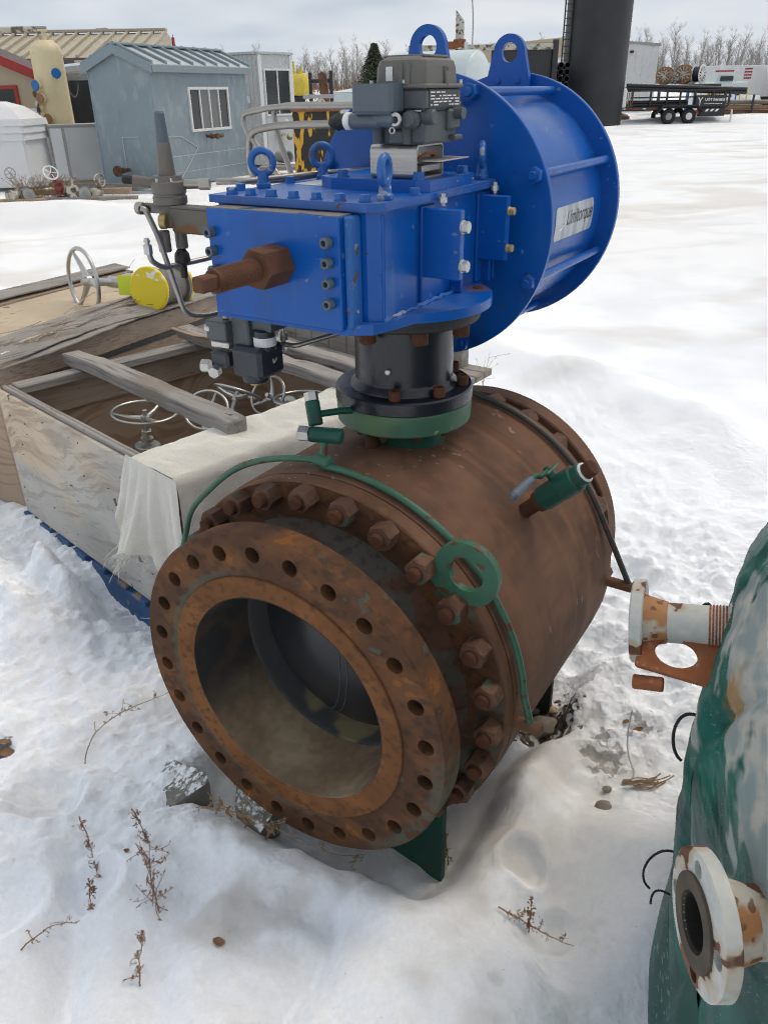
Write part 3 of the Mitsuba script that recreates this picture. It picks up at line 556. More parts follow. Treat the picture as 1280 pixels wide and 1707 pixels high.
# --- lifting lug, grease pipes and pins
lugp = (Point(.560, 0).buffer(.082, 24).union(Polygon([(.468, -.055), (.468, .064), (.57, .080), (.57, -.082)]))).difference(Point(.562, 0).buffer(.043, 20))
part(V, 'lifting_lug', prism(lugp, 0, .02), 'green_paint', 30, 'green lifting lug with a round eye', tw=basis((.404, 0, AX), u, np.array([0, u[2], -u[1]])))
arc = [np.array([.333, -.605, .72]), np.array([.33, -.590, .77]), np.array([.33, -.576, .804]), np.array([.33, -.542, .885]), np.array([.33, -.462, .974]), np.array([.33, -.384, 1.044]), np.array([.33, -.324, 1.085]), np.array([.33, -.193, 1.139]), np.array([.33, -.113, 1.157]), np.array([.325, -.046, 1.163])]
def spline(p, n=8):
    from scipy.interpolate import CubicSpline
    p = np.array(p); t = np.r_[0, np.cumsum(np.linalg.norm(np.diff(p, axis=0), axis=1))]
    return CubicSpline(t, p)(np.linspace(0, t[-1], n * len(p)))
gp = part(V, 'grease_pipe', sweep(spline(arc), .0088, 12), 'green_paint')
arc2 = [rad(a, .5365, .33) for a in np.linspace(-4, 84, 26)] + [np.array([.33, .545, .63]), np.array([.33, .556, .585])]
part(V, 'grease_pipe', sweep(spline(arc2, 4), .0088, 12), 'green_paint')
arc3 = [np.array([-.36, .012, 1.155])] + [rad(a, .5365, -.338) for a in np.linspace(10, 62, 18)] + [rad(64, .537, -.339), np.array([-.36, .592, .622])]
part(V, 'grease_pipe', sweep(fillet(arc3, .05), .0088, 12), 'pipe_worn')
part(V, 'pin', cyl(.0165, (.33, .505, .574), (.33, .588, .574), 20, .003), 'rust_body'); part(V, 'pin', cyl(.0165, (-.36, .505, .612), (-.36, .605, .612), 20, .003), 'rust_body')
tee = part(V, 'grease_tee', [cyl(.0175, (.32, -.072, 1.161), (.325, -.02, 1.162), 20, .004), cyl(.0095, (.318, -.048, 1.165), (.310, -.048, 1.215), 14)], 'green_paint')
part(tee, 'fitting', cyl(.020, (.318, -.085, 1.226), (.292, -.005, 1.226), 24, .003), 'green_dark')
part(tee, 'cap_nut', hexp(.036, .028, 1), 'steel', tw=zto((.026, -.08, 0), (.3185, -.086, 1.226)))
part(tee, 'cap_nut', hexp(.027, .018, 1), 'steel', tw=zto((-.026, .08, 0), (.3235, -.104, 1.226)))
t2 = part(V, 'grease_tee', cyl(.019, (.262, -.108, 1.225), (.245, -.130, 1.283), 24, .003), 'green_dark')
part(t2, 'cap_nut', hexp(.032, .022, 1), 'steel', tw=zto((-.017, -.022, .058), (.245, -.130, 1.283)))
part(t2, 'pipe', sweep([(.255, -.118, 1.25), (.20, -.07, 1.252), (.12, -.03, 1.235)], .009, 10), 'green_dark')
# --- actuator housing
H = part(V, 'actuator_housing', prism([(.300, -.328), (.300, .086), (.276, .114), (.135, .114), (.125, .104), (-.262, .104), (-.262, -.328)], 1.512, 1.7565), 'blue_paint', 20, 'welded blue actuator housing')
base = Point(0, 0).buffer(.227, 48).union(Polygon([(.345, -.328), (.345, .06), (.312, .108), (.13, .150), (-.2, .12), (-.262, .10), (-.262, -.328)]))
part(H, 'base_plate', prism(base.buffer(-.003).buffer(.003), 1.5, 1.5235), 'blue_paint', 35)
part(H, 'rust_bolt', cyl(.012, (-.135, .145, 1.52), (-.135, .145, 1.527), 16, .002), 'rust_dark')
lidp = Polygon([(.312, -.345), (.312, .095), (.283, .124), (-.262, .124), (-.284, .104), (-.284, -.345)])
L = part(V, 'housing_lid', prism(lidp, 1.7585, 1.7755), 'blue_lid', 20, 'blue bolted lid with scuffed rusty spots')
part(L, 'gasket', prism(lidp.buffer(-.009), 1.7563, 1.7586), 'dirty_edge', 20)
hb = [hexp(.0215, .0125, 1).translate((0, 0, .0025)), cyl(.0142, (0, 0, 0), (0, 0, .0028), 20)]
hexb = proto(hb, 'blue_worn', 30)
for x, y in [(.288, -.293), (.215, -.330), (.288, -.236), (.288, -.176), (.288, -.113), (.288, -.05), (.288, .013), (.286, .076), (.128, .106), (-.008, .106), (-.142, .106), (.02, -.330), (-.20, -.330)]:
    rep(L, 'bolt', hexb, mat(rotz(RNG.uniform(0, 1)), (x, y, 1.7757)))
def eye(x, y, ang):
    e = part(L, 'eye_bolt', [torus(.0265, .0088, (0, 0, .0585), (0, 1, 0), 36, 12), lathe([(0, 0), (0, .0165), (.003, .018), (.010, .018), (.013, .0145), (.028, .0135), (.040, .011), (.040, 0)], n=24)], 'blue_worn', 40, tw=mat(rotz(ang), (x, y, 1.7757)))
    return e
eye(.150, -.312, -1.0); eye(-.09, -.305, -.85); eye(.235, .094, .22); eye(-.243, .092, .45)
part(L, 'name_plate', prism([(.045, -.30), (.062, -.19), (-.075, -.215), (-.085, -.30)], 1.7756, 1.7768), 'label_silver')
B = part(V, 'mounting_block', prism([(.098, -.145), (.098, .09), (.075, .116), (-.15, .116), (-.15, -.20), (.06, -.20)], 1.7757, 1.8005), 'blue_paint', 20)
for x, y in ((.075, -.125), (.070, .083), (-.128, .094)): rep(B, 'bolt', proto([hexp(.024, .014, 1).translate((0, 0, .003)), cyl(.016, (0, 0, 0), (0, 0, .0033), 20)], 'blue_worn', 30), mat(rotz(RNG.uniform(0, 1)), (x, y, 1.8007)))
C = part(V, 'cover_plate', box2(.3005, .360, -.3145, .056, 1.512, 1.753, .0025), 'blue_paint', 20, 'thick blue end cover with a rusty stop bolt')
part(C, 'top_edge', box2(.302, .3575, -.312, .054, 1.7525, 1.7545, .0005), 'dirty_edge')
part(C, 'seam_strip', box2(.3005, .345, .0565, .074, 1.514, 1.752, .004), 'blue_worn')
sc = proto([pipe(.0115, .0062, (0, 0, 0), (0, 0, .021), 24, .0018), cyl(.0065, (0, 0, 0), (0, 0, .009), 6)], 'cap_grey', 30)
for y in (.030, -.300):
    for z in (1.701, 1.659, 1.616, 1.572): rep(C, 'socket_screw', sc, zto((1, 0, 0), (.3602, y, z), roll=RNG.uniform(0, 1)))
NUTC = (.3602, -.108, 1.646)
sb = part(V, 'stop_bolt', [cyl(.024, (.36, -.108, 1.646), (.575, -.108, 1.646), 40)] + [torus(.0235, .0022, (.452 + .0052 * k, -.108, 1.646), (1, 0, 0), 36, 6) for k in range(23)], 'rust_bolt', 30, 'rusty threaded stop bolt with a square end')
part(sb, 'nut', hexp(.078, .085, 1), 'rust_bolt', 30, tw=zto((1, 0, 0), NUTC, roll=.38)); part(sb, 'square_end', box((.597, -.108, 1.646), (.05, .031, .031), .004), 'rust_bolt', 20, tw=None)
# wings on the flank
for i, (x, y1, z0, z1) in enumerate(((.100, .208, 1.590, 1.744), (-.195, .190, 1.585, 1.744))):
    wg = part(V, 'stop_bracket', [box2(x - .022, x, .103, y1, z0, z1, .002), box2(x - .06, x + .005, .1035, .112, z0 - .06, z1 + .005, .002)], 'blue_paint', 20)
    for z in (z1 - .036, z0 + .032):
        part(wg, 'bolt', [hexp(.024 if i == 0 else .017, .014, 1).translate((0, 0, .003)), cyl(.0155 if i == 0 else .011, (0, 0, 0), (0, 0, .0033), 20)], 'zinc' if i == 0 else 'zinc_yellow', 30, tw=zto((0, 1, 0), (x - .010, y1 + .0005, z)))
for x in (-.06, -.225, -.25): part(V, 'gusset', box2(x - .008, x + .004, .1035, .135, 1.5237, 1.60, .002), 'blue_paint', 20)
for x in (-.235, .05): part(V, 'lid_stud', [cyl(.006, (x, .135, 1.745), (x, .135, 1.772), 10), hexp(.018, .012, 1).translate((x, .135, 1.752))], 'zinc')
part(V, 'weld_bead', sweep([(.28 - .02 * k, .112 + .003 * math.sin(k * 2.1), 1.526 + .002 * math.sin(k * 3.3)) for k in range(20)], .006, 8), 'blue_worn')
part(V, 'weld_bead', sweep([(.276 + .001 * math.sin(k), .113, 1.53 + .011 * k) for k in range(21)], .004, 8), 'blue_paint')
# --- actuator cylinder
DY, DZ = -.10, 1.653
def dp(deg, r, x): a = math.radians(deg); return np.array([x, DY + r * math.cos(a), DZ + r * math.sin(a)])
D = part(V, 'actuator_cylinder', lathe([(0, .30), (0, .325), (.533, .325), (.533, .30)], (-.308, DY, DZ), (-1, 0, 0), 128), 'blue_paint', 30, 'blue actuator cylinder shell')
for x0, x1, nm in ((-.289, -.308, 'end plate nearest the housing'), (-.841, -.860, 'far end plate')):
    part(D, 'end_plate', lathe([(0, 0), (0, .3745), (.002, .3775), (.017, .3775), (.019, .3745), (.019, 0)], (x0, DY, DZ), (-1, 0, 0), 160), 'blue_paint', 30, 'round blue ' + nm)
tn = proto([hexp(.037, .022, 1).translate((0, 0, .003)), cyl(.022, (0, 0, 0), (0, 0, .0033), 24), cyl(.0115, (0, 0, 0), (0, 0, .034), 16, .002)], 'blue_paint', 30)
for k in range(8):
    a = 22.5 + 45 * k
    part(D, 'tie_rod', cyl(.0118, dp(a, .352, -.308), dp(a, .352, -.841), 20), 'blue_paint', 30)
    rep(D, 'nut', tn, zto((1, 0, 0), dp(a, .352, -.2885), roll=.3 * k))
lug = Point(0, .428).buffer(.052, 24).union(Polygon([(-.051, .435), (.051, .435), (.069, .365), (.069, .325), (-.069, .325), (-.069, .365)])).difference(Point(.001, .430).buffer(.0265, 20))
for x in (-.3085, -.8225):
    lg = part(D, 'lifting_lug', prism(lug, 0, .018), 'blue_paint', 30, tw=basis((x, DY, DZ), (0, 1, 0), (0, 0, 1)))
    for y in (-.033, .033): part(lg, 'bolt', cyl(.009, (x + .017, DY + y, DZ + .352), (x + .024, DY + y, DZ + .352), 14, .002), 'blue_paint')
# maker's label, curved on the shell
def on_shell(m, deg0, r0, x0, up=1.0):
    v = m.vertices; a = np.radians(deg0) + v[:, 1] / r0; rr = r0 + v[:, 2]
    m.vertices = np.stack([x0 - v[:, 0], DY + rr * np.cos(a), DZ + rr * np.sin(a)], 1); return m
def rrect(wd, h, r, n=24):
    g = sbox(r, r, wd - r, h - r).buffer(r, 6); m = to_tri(prism(g, 0, .0012))
    m = m.subdivide_to_size(.02); return m
lb = part(D, 'label', on_shell(rrect(.315, .091, .014), -10.0, .3255, -.452), 'label_silver', 20, 'silver label with italic black lettering')
tx = meshkit.text_mesh('Limitorque', .036, .0004, bold=True); v = tx.vertices
v[:, 0] = v[:, 0] * (.215 / np.ptp(v[:, 0])) + v[:, 1] * .22 + .083; v[:, 1] += .0375
part(lb, 'lettering', on_shell(tx.subdivide_to_size(.03), -10.0, .3268, -.452), 'black_plate', False)
tx = meshkit.text_mesh('WSERVE', .013, .0003); v = tx.vertices; v[:, 0] = v[:, 0] * (.066 / np.ptp(v[:, 0])) + .008; v[:, 1] += .046
part(lb, 'lettering', on_shell(tx, -10.0, .3268, -.452), 'white_print', False)
sw = sweep([(.012 + .055 * t, .040 - .012 * math.sin(math.pi * t), 0) for t in np.linspace(0, 1, 12)], .0012, 5); part(lb, 'emblem', on_shell(sw, -10.0, .3268, -.452), 'white_print', False)
# --- positioner
br = affinity.translate(sbox(-.062, 0, .068, .072).buffer(-.012).buffer(.012, 6), 0, 0)
part(V, 'bracket', prism(br.difference(br.buffer(-.0035)), 0, .125).transform(basis((0, .075, 1.8008), (1, 0, 0), (0, 0, 1))[:3, :4]), 'steel_brushed', 30, 'bent stainless bracket under the positioner')
part(V, 'indicator_arm', [box2(-.10, .05, .03, .125, 1.838, 1.841, .0005), box2(-.06, .03, .02, .07, 1.812, 1.83, .003), cyl(.012, (0, .03, 1.80), (0, .03, 1.875), 20)], 'steel_brushed')
part(V, 'indicator_wire', tube([(.04, .06, 1.842), (.03, .078, 1.855), (-.01, .085, 1.852), (-.03, .06, 1.845)], .003, .01, 8), 'plate_rust')
PX, PY = -.006, .033
ps = part(V, 'positioner', [box2(-.088, .072, -.03, .096, 1.874, 1.945, .006), box2(-.095, .079, -.036, .102, 1.943, 1.987, .006), cyl(.012, (.0785, -.02, 1.876), (.0785, -.02, 1.94), 14), cyl(.011, (.076, .055, 1.876), (.076, .055, 1.94), 14), box2(.07, .088, .012, .05, 1.875, 1.905, .004),
     box2(-.085, -.03, .09, .108, 1.90, 1.945, .006), cyl(.013, (-.06, .09, 1.935), (-.06, .128, 1.935), 18), box2(-.09, -.05, .095, .112, 1.878, 1.89, .003)], 'grey_case', 25, 'grey valve positioner with an olive grey cover')
def taper(x0, x1, y0, y1, z0, z1, c, ins):
    pts = []
    for zz, k in ((z0, 0), (z0 + (z1 - z0) * .62, ins * .35), (z1 - .008, ins), (z1, ins + .012)):
        for sx in (0, 1):
            for sy in (0, 1):
                X = x0 + k if sx == 0 else x1 - k; Y = y0 + k if sy == 0 else y1 - k; a, b = (1 if sx == 0 else -1), (1 if sy == 0 else -1)
                pts += [(X + a * c, Y, zz), (X, Y + b * c, zz)]
    return mf.Manifold.hull_points(np.array(pts))
part(ps, 'cover', [box2(-.099, .083, -.040, .106, 1.987, 1.996, .003), taper(-.092, .076, -.033, .098, 1.994, 2.050, .014, .006), cyl(.006, (.078, .04, 1.994), (.072, .04, 2.035), 10), cyl(.006, (.078, .058, 1.994), (.072, .058, 2.035), 10), cyl(.005, (-.02, .102, 1.994), (-.02, .097, 2.03), 10), box2(-.06, .05, -.02, .085, 2.048, 2.053, .002)], 'grey_cover', 30)
for q in ((.0775, .049), (-.093, .1), (.077, -.036)): part(ps, 'cover_screw', cyl(.0045, (*q, 1.996), (*q, 2.004), 10), 'steel')
part(ps, 'sticker', box((.0762, .010, 2.016), (.0012, .017, .028), 0), 'sticker')
np_ = part(ps, 'type_plate', box2(-.078, .06, .1022, .1032, 1.950, 1.984, 0), 'black_plate', False)
rows = []
for j, z in enumerate((1.979, 1.972, 1.966, 1.960, 1.954)):
    x = .054
    while x > -.07:
        wd = RNG.uniform(.006, .022)
        if RNG.random() > .25: rows.append(box2(x - wd, x, .1031, .1035, z - .0013, z + .0013, 0))
        x -= wd + RNG.uniform(.003, .008)
part(np_, 'print', rows, 'white_print', False)
part(ps, 'vent_cover', cyl(.004, (-.03, .0975, 2.025), (-.03, .0985, 2.025), 10), 'dark_hole')
part(ps, 'knob', [cyl(.0155, (.086, .074, 1.926), (.108, .074, 1.926), 28, .002), pipe(.0185, .0155, (.08, .074, 1.926), (.101, .074, 1.926), 28, .002), cyl(.016, (.06, .085, 1.93), (.06, .118, 1.93), 24, .003)], 'grey_case', 30)
part(ps, 'label', box((.0735, .078, 1.9475), (.002, .024, .012), 0), 'sticker')
jb = part(ps, 'junction_box', [prism(sbox(.074, -.056, .135, .05).buffer(-.008).buffer(.008, 1), 1.943, 1.9975), box2(.08, .128, -.05, .044, 1.936, 1.945, .003)], 'grey_box', 20)
part(ps, 'cable_gland', [cyl(.0165, (.108, .008, 1.923), (.108, -.072, 1.923), 28, .003), cyl(.0165, (.105, -.01, 1.928), (.118, .052, 1.926), 28, .003)], 'grey_box')
part(ps, 'gland_ring', [pipe(.0185, .0125, (.108, -.072, 1.923), (.108, -.088, 1.923), 28, .002)], 'white_print')
part(ps, 'gland_ring', [pipe(.0145, .0075, (.115, .050, 1.9265), (.127, .054, 1.9265), 24, .002), torus(.006, .002, (.125, .046, 1.905), (1, 0, 0), 18, 8)], 'steel')
cb = to_tri(lathe([(0, 0), (0, .012), (.005, .017), (.02, .019), (.036, .0155), (.045, .011), (.047, 0)], (.108, -.086, 1.923), (0, -1, -.06), 24)); cb = cb.subdivide_to_size(.006)
cb.vertices += (meshkit.fbm(cb.vertices * 70, 3, 2)[:, None] - .5) * np.array([.012, .006, .016]); part(ps, 'taped_cable', cb, 'tape', 50)
# --- instrument tubing behind the positioner
for pts, r, bd_ in (([(-.2, .02, 1.949), (-.2, -.55, 1.949), (-.2, -.668, 1.93), (-.2, -.655, 1.885), (-.2, -.52, 1.74)], .0082, .05), ([(-.26, .02, 1.950), (-.26, -.55, 1.952), (-.26, -.60, 1.94), (-.26, -.585, 1.87), (-.26, -.52, 1.70)], .0082, .035), ([(-.2, -.10, 1.912), (-.2, -.54, 1.901), (-.2, -.645, 1.885), (-.2, -.652, 1.80), (-.2, -.64, 1.74)], .0105, .06)):
    part(V, 'tubing', tube(pts, r, bd_, 14), 'tube_steel', 50)
part(V, 'tubing', tube([(.1, -.512, 1.779), (.08, -.44, 1.781), (-.02, -.40, 1.776), (-.25, -.36, 1.776)], .0085, .03, 14), 'tube_steel', 50)
part(V, 'tubing', tube([(.1, -.46, 1.782), (.09, -.43, 1.781), (-.1, -.32, 1.790), (-.25, -.25, 1.790)], .0075, .03, 14), 'tube_steel', 50)
# --- filter regulator on its bracket
rg = part(V, 'filter_regulator', [lathe([(1.806, 0), (1.806, .0215), (1.815, .0205), (1.884, .0165), (1.886, 0)], (.31, -.475, 0), n=36), lathe([(1.746, 0), (1.746, .036), (1.749, .041), (1.765, .041), (1.767, .0385), (1.771, .0385), (1.773, .041), (1.798, .041), (1.801, .036), (1.812, .034), (1.812, 0)], (.31, -.475, 0), n=40),
     lathe([(1.695, 0), (1.695, .027), (1.70, .031), (1.748, .030), (1.748, 0)], (.31, -.475, 0), n=32), cyl(.0155, (.345, -.478, 1.69), (.345, -.478, 1.640), 24, .002), cyl(.015, (.30, -.465, 1.70), (.30, -.465, 1.643), 24, .002), cyl(.012, (.31, -.475, 1.735), (.31, -.562, 1.735), 20), cyl(.012, (.33, -.5, 1.795), (.36, -.54, 1.803), 20)], 'regulator_grey', 35, 'grey brown filter regulator with a ribbed cap')
part(rg, 'cap', [lathe([(1.884, 0), (1.884, .0155), (1.945, .0122), (1.950, .009), (1.950, 0)], (.31, -.475, 0), n=12)], 'cap_grey', 20)
for a in range(6): part(rg, 'screw', cyl(.004, (.31 + .035 * math.cos(a * 1.047), -.475 + .035 * math.sin(a * 1.047), 1.80), (.31 + .035 * math.cos(a * 1.047), -.475 + .035 * math.sin(a * 1.047), 1.808), 8), 'steel')
for q, dd in (((.357, -.536, 1.803), (.03, -.045, .005)), ((.345, -.512, 1.737), (.045, -.02, 0))): part(rg, 'plug', cyl(.0095, q, np.array(q) + np.array(dd) * .55, 6, .002), 'rubber', 20)
part(rg, 'fitting', hexp(.026, .02, 1), 'tube_steel', tw=zto((.2, -1, 0), (.325, -.555, 1.735))); part(rg, 'fitting', [cyl(.011, (.29, -.44, 1.792), (.27, -.40, 1.792), 16), cyl(.0135, (.275, -.408, 1.792), (.262, -.385, 1.792), 6)], 'tube_steel')
part(rg, 'taped_plug', [lathe([(0, 0), (0, .010), (.012, .018), (.030, .020), (.042, .009), (.07, .009), (.072, 0)], (.304, -.466, 1.642), (0, 0, -1), 16)], 'tape', 40)
part(rg, 'gauge', [cyl(.017, (.35, -.455, 1.713), (.358, -.47, 1.713), 24, .002)], 'brass')
part(V, 'angle_bracket', [box2(.338, .343, -.447, -.314, 1.690, 1.742, .001), box2(.295, .343, -.447, -.314, 1.7425, 1.7475, .001), box2(.30, .3375, -.447, -.314, 1.686, 1.6905, .001)], 'bracket_steel', 20)
part(V, 'tubing', tube([(.405, -.478, 1.748), (.398, -.47, 1.745), (.372, -.47, 1.686), (.339, -.47, 1.566), (.315, -.47, 1.478), (.25, -.46, 1.463), (.10, -.44, 1.466)], .0068, .04, 12), 'tube_steel', 50)
part(V, 'tubing', tube([(.407, -.47, 1.648), (.402, -.47, 1.628), (.37, -.47, 1.606), (.24, -.46, 1.606), (.05, -.44, 1.615)], .0068, .03, 12), 'tube_steel', 50)
part(V, 'tube_fitting', [hexp(.019, .022, 1).translate((.408, -.47, 1.645)), cyl(.006, (.408, -.47, 1.66), (.408, -.47, 1.682), 12), cyl(.008, (.408, -.47, 1.672), (.408, -.47, 1.677), 12)], 'steel')
part(V, 'tubing', tube([(.27, -.395, 1.70), (.27, -.39, 1.655), (.25, -.36, 1.625), (.20, -.34, 1.63)], .0068, .02, 12), 'tube_steel', 50)
part(V, 'tubing', tube([(.29, -.365, 1.71), (.29, -.355, 1.64), (.27, -.34, 1.60), (.2, -.335, 1.56)], .0068, .02, 12), 'tube_steel', 50)
# --- solenoid valve hanging under the cover
part(V, 'solenoid_bracket', [box2(.270, .314, -.318, -.262, 1.385, 1.5, .004), box2(.16, .30, -.262, -.20, 1.462, 1.4995, .002), box2(.29, .335, -.385, -.318, 1.432, 1.480, .003)], 'grey_case', 20, 'grey steel channel under the cover plate')
so = part(V, 'solenoid_valve', [box2(.245, .345, -.372, -.312, 1.365, 1.405, .006), box2(.235, .335, -.312, -.215, 1.345, 1.425, .01), cyl(.028, (.285, -.235, 1.41), (.285, -.235, 1.465), 28, .003), cyl(.035, (.285, -.275, 1.325), (.285, -.275, 1.35), 28, .004)], 'solenoid', 25, 'dark blue grey solenoid valve')
part(so, 'plug', cyl(.018, (.285, -.275, 1.315), (.285, -.275, 1.327), 24, .002), 'brass'); part(so, 'label', lathe([(1.425, .0282), (1.425, .0286), (1.447, .0286), (1.447, .0282)], (.285, -.235, 0), n=28), 'sticker')
part(so, 'fitting', [hexp(.03, .022, 1)], 'steel', tw=zto((.4, -1, 0), (.345, -.375, 1.365))); part(so, 'fitting', [hexp(.027, .022, 1)], 'steel', tw=zto((1, .3, -.1), (.345, -.352, 1.358)))
part(so, 'coil', [cyl(.012, (.325, -.372, 1.458), (.325, -.39, 1.458), 18, .002), box2(.3, .33, -.38, -.32, 1.41, 1.43, .004)], 'steel')
part(V, 'tubing', tube([(.285, -.215, 1.385), (.2, -.245, 1.405), (.2, -.21, 1.403), (.1, -.12, 1.43)], .0065, .02, 12), 'tube_steel', 50)
part(V, 'tube_fitting', [hexp(.021, .03, 1).transform(zto((-.3, 1, 0), (.215, -.262, 1.40))[:3, :4]), hexp(.021, .02, 1).translate((.2, -.246, 1.415)), cyl(.0065, (.2, -.246, 1.40), (.2, -.246, 1.505), 12)], 'steel')
part(V, 'tube_fitting', [cyl(.008, (.3, -.345, 1.49), (.3, -.345, 1.52), 6), hexp(.017, .015, 1).translate((.3, -.345, 1.482))], 'steel')
# ================================================================ crates beside the valve (frame: x away from the viewer, y to the left, z up)
CR = VALVE @ basis((.066, -.892, 0), (-.975, .22, 0), (-.2, -.98, 0))
def cw(x, y, z=0.0): return (CR @ np.array([x, y, z, 1.0]))[:3]
frame(CR)
def board(x0, x1, y0, y1, z0, z1, seed=0, ch=.003, amp=.004, cut=.05):
    """weathered timber: subdivided and slightly warped"""
    m = to_tri(box2(x0, x1, y0, y1, z0, z1, ch)).subdivide_to_size(cut * 2, max_iter=12)
    v = m.vertices; m.merge_vertices(); v = m.vertices
    m.vertices = v + (meshkit.fbm(v * 7 + seed * 3.1, 2, seed)[:, None] - .5) * amp * 2 * np.array([1, 1, 1]); return m
cr = thing('wooden_crate', 'open weathered plywood crate with grey beams across its top, beside the rusty valve', 'crate')
part(cr, 'side_panel', box2(0, .019, .0, 1.535, .128, .772, .002), 'plywood_grey', 20, 'grey plywood side streaked with tan')
part(cr, 'side_panel', box2(.02, 1.47, .0, .018, .128, .772, .002), 'plywood_tan', 20)
part(cr, 'side_panel', box2(.02, 1.49, 1.517, 1.535, .128, .76, .002), 'plywood_tan', 20)
part(cr, 'side_panel', box2(1.455, 1.474, .019, 1.516, .128, .77, .002), 'plywood_tan', 20)
part(cr, 'bottom_panel', box2(.02, 1.454, .019, 1.516, .128, .146, .002), 'plywood_tan', 20)
for i, (a, b) in enumerate(((.0205, .040), (.042, .060))): part(cr, 'rim_board', board(a, b, .02, 1.515, .70 - .02 * i, .790 - .004 * i, 3 + i, .003, .002), 'grey_wood_a')
part(cr, 'rim_board', board(.062, 1.454, 1.425, 1.516, .752, .790, 5, .004, .003), 'grey_wood_b'); part(cr, 'rim_board', board(.062, 1.454, 1.490, 1.514, .60, .75, 6, .003, .002), 'tan_wood_b')
part(cr, 'rim_board', board(.062, 1.454, .02, .30, .752, .782, 5, .004, .003), 'grey_wood_b'); part(cr, 'rim_board', board(1.40, 1.454, .30, 1.42, .70, .790, 7, .004, .003), 'grey_wood_a', 35, 'pale grey top board at the back')
part(cr, 'crossbeam', board(.372, .468, .20, 1.615, .791, .853, 9, .006, .010), 'grey_wood_a', 40, 'nearer grey crossbeam with a long crack')
part(cr, 'crossbeam', board(1.02, 1.115, .25, 1.60, .791, .848, 12, .006, .010), 'grey_wood_a', 40, 'further grey crossbeam')
part(cr, 'crossbeam', board(1.235, 1.325, .25, 1.42, .791, .835, 14, .006, .008), 'grey_wood_a', 40, 'thin grey board at the back of the crate top')
part(cr, 'splinter', board(.99, 1.012, .7, 1.60, .848, .856, 15, .003, .016), 'tan_wood_a')
for k in range(11): part(cr, 'fence_board', board(1.478, 1.496, .02 + .138 * k, .15 + .138 * k, .45, .90 + .012 * math.sin(k * 2.7), 20 + k, .003, .002, .2), 'grey_wood_a')
nails = [cyl(.0035, (-.0008, y, z), (.003, y, z), 8) for y, z in zip(RNG.uniform(.4, 1.5, 14), RNG.uniform(.2, .75, 14))]
# pallet below
pl = thing('pallet', 'blue painted wooden pallet under the crate, half buried in snow', 'pallet')
for k in range(9): part(pl, 'deck_board', board(-.010 - .004 * (k % 3), 1.45, .01 + .178 * k, .125 + .178 * k, .099, .123, 40 + k, .003, .003, .2), 'pallet_blue')
for x in (-.012, .70, 1.40): part(pl, 'stringer', board(x, x + .045, -.03, 1.60, -.06, .0985, 50, .004, .004, .2), 'pallet_blue')
# cloth over the near corner
def cloth_pt(s, t):
    """s: 0 inner edge .. 1 lower hem, t: along the crate"""
    x = -.006 + t * 1.38
    L = [(.345, .735), (.318, .800), (.16, .806), (.0, .803), (-.020, .78), (-.030, .55), (-.045, .30), (-.075, .05)]
    q = np.array(L); d = np.r_[0, np.cumsum(np.linalg.norm(np.diff(q, axis=0), axis=1))]; d /= d[-1]
    y, z = np.interp(s, d, q[:, 0]), np.interp(s, d, q[:, 1])
    p = np.stack([x, y, z], -1); n = meshkit.fbm(np.stack([x * 3.0, s * 2.5, 0 * s], -1), 4, 3) - .5
    w2 = meshkit.fbm(np.stack([x * 13, s * 9 + x * 3, 0 * s], -1), 3, 14) - .5; p[..., 1] += -.028 * np.abs(w2) * sst(.3, .5, s); p[..., 2] += .022 * w2 * sst(.45, .35, s)
    f = np.sin(x * 21 + 3 * np.sin(x * 7) + 2 * n) * sst(.36, .75, s) * .014
    p[..., 1] += -np.abs(f) - n * .05 * sst(.3, .6, s); p[..., 2] += n * .035 * (1 - sst(.3, .42, s)) + .012 * np.exp(-((s - .2) / .08) ** 2) * np.sin(x * 9)
    p[..., 0] += .01 * n
    return p
cl = thing('cloth', 'off-white woven cloth with frayed hems draped over the corner of the plywood crate', 'cloth')
part(cl, 'drape', grid(cloth_pt, np.linspace(0, 1, 90), np.linspace(0, 1, 150)), 'cloth', True)
def flap_pt(u, v):
    """front flap: u 0 at the corner .. 1 at y=.315, v 0 top .. 1 hem"""
    y = -.022 + u * .345
    hem = np.interp(u, [0, .18, .30, .42, .58, .72, .86, 1], [.06, .20, .40, .475, .50, .475, .60, .63])
    z = .803 + (hem - .803) * v
    out = .006 + .016 * np.abs(np.sin(u * 17 + 2.2 * v)) * v ** .7 + .11 * np.exp(-((u - .66) / .26) ** 2) * v ** 1.6 + .018 * v + .030 * np.abs(np.sin(u * 10 + v * 1.5)) * v * (1 - .5 * v)
    n = meshkit.fbm(np.stack([y * 11, z * 4, 0 * z], -1), 3, 8) - .5
    n = n + .45 * (meshkit.fbm(np.stack([y * 30 + z * 9, z * 22, 0 * z], -1), 3, 18) - .5)
    return np.stack([-out - .03 * n * v, y + .05 * v * (1 - u) * (u - .1) - .015 * v, z], -1)
part(cl, 'flap', grid(flap_pt, np.linspace(0, 1, 70), np.linspace(0, 1, 60)), 'cloth', True)
th = []
for k in range(46):
    u = RNG.normal(.62, .09) if k < 30 else RNG.uniform(.02, .2)
    p = flap_pt(np.array([[u]]), np.array([[1.0]]))[0, 0]; d = np.array([RNG.uniform(-.06, 0), RNG.uniform(-.02, .05), RNG.uniform(-.10, -.01)])
    if k >= 30: d = np.array([RNG.uniform(-.10, .0), RNG.uniform(-.02, .14), RNG.uniform(-.05, .05)])
    th.append(sweep([p, p + d * .5 + RNG.normal(0, .008, 3), p + d + RNG.normal(0, .012, 3)], .0011, 4))
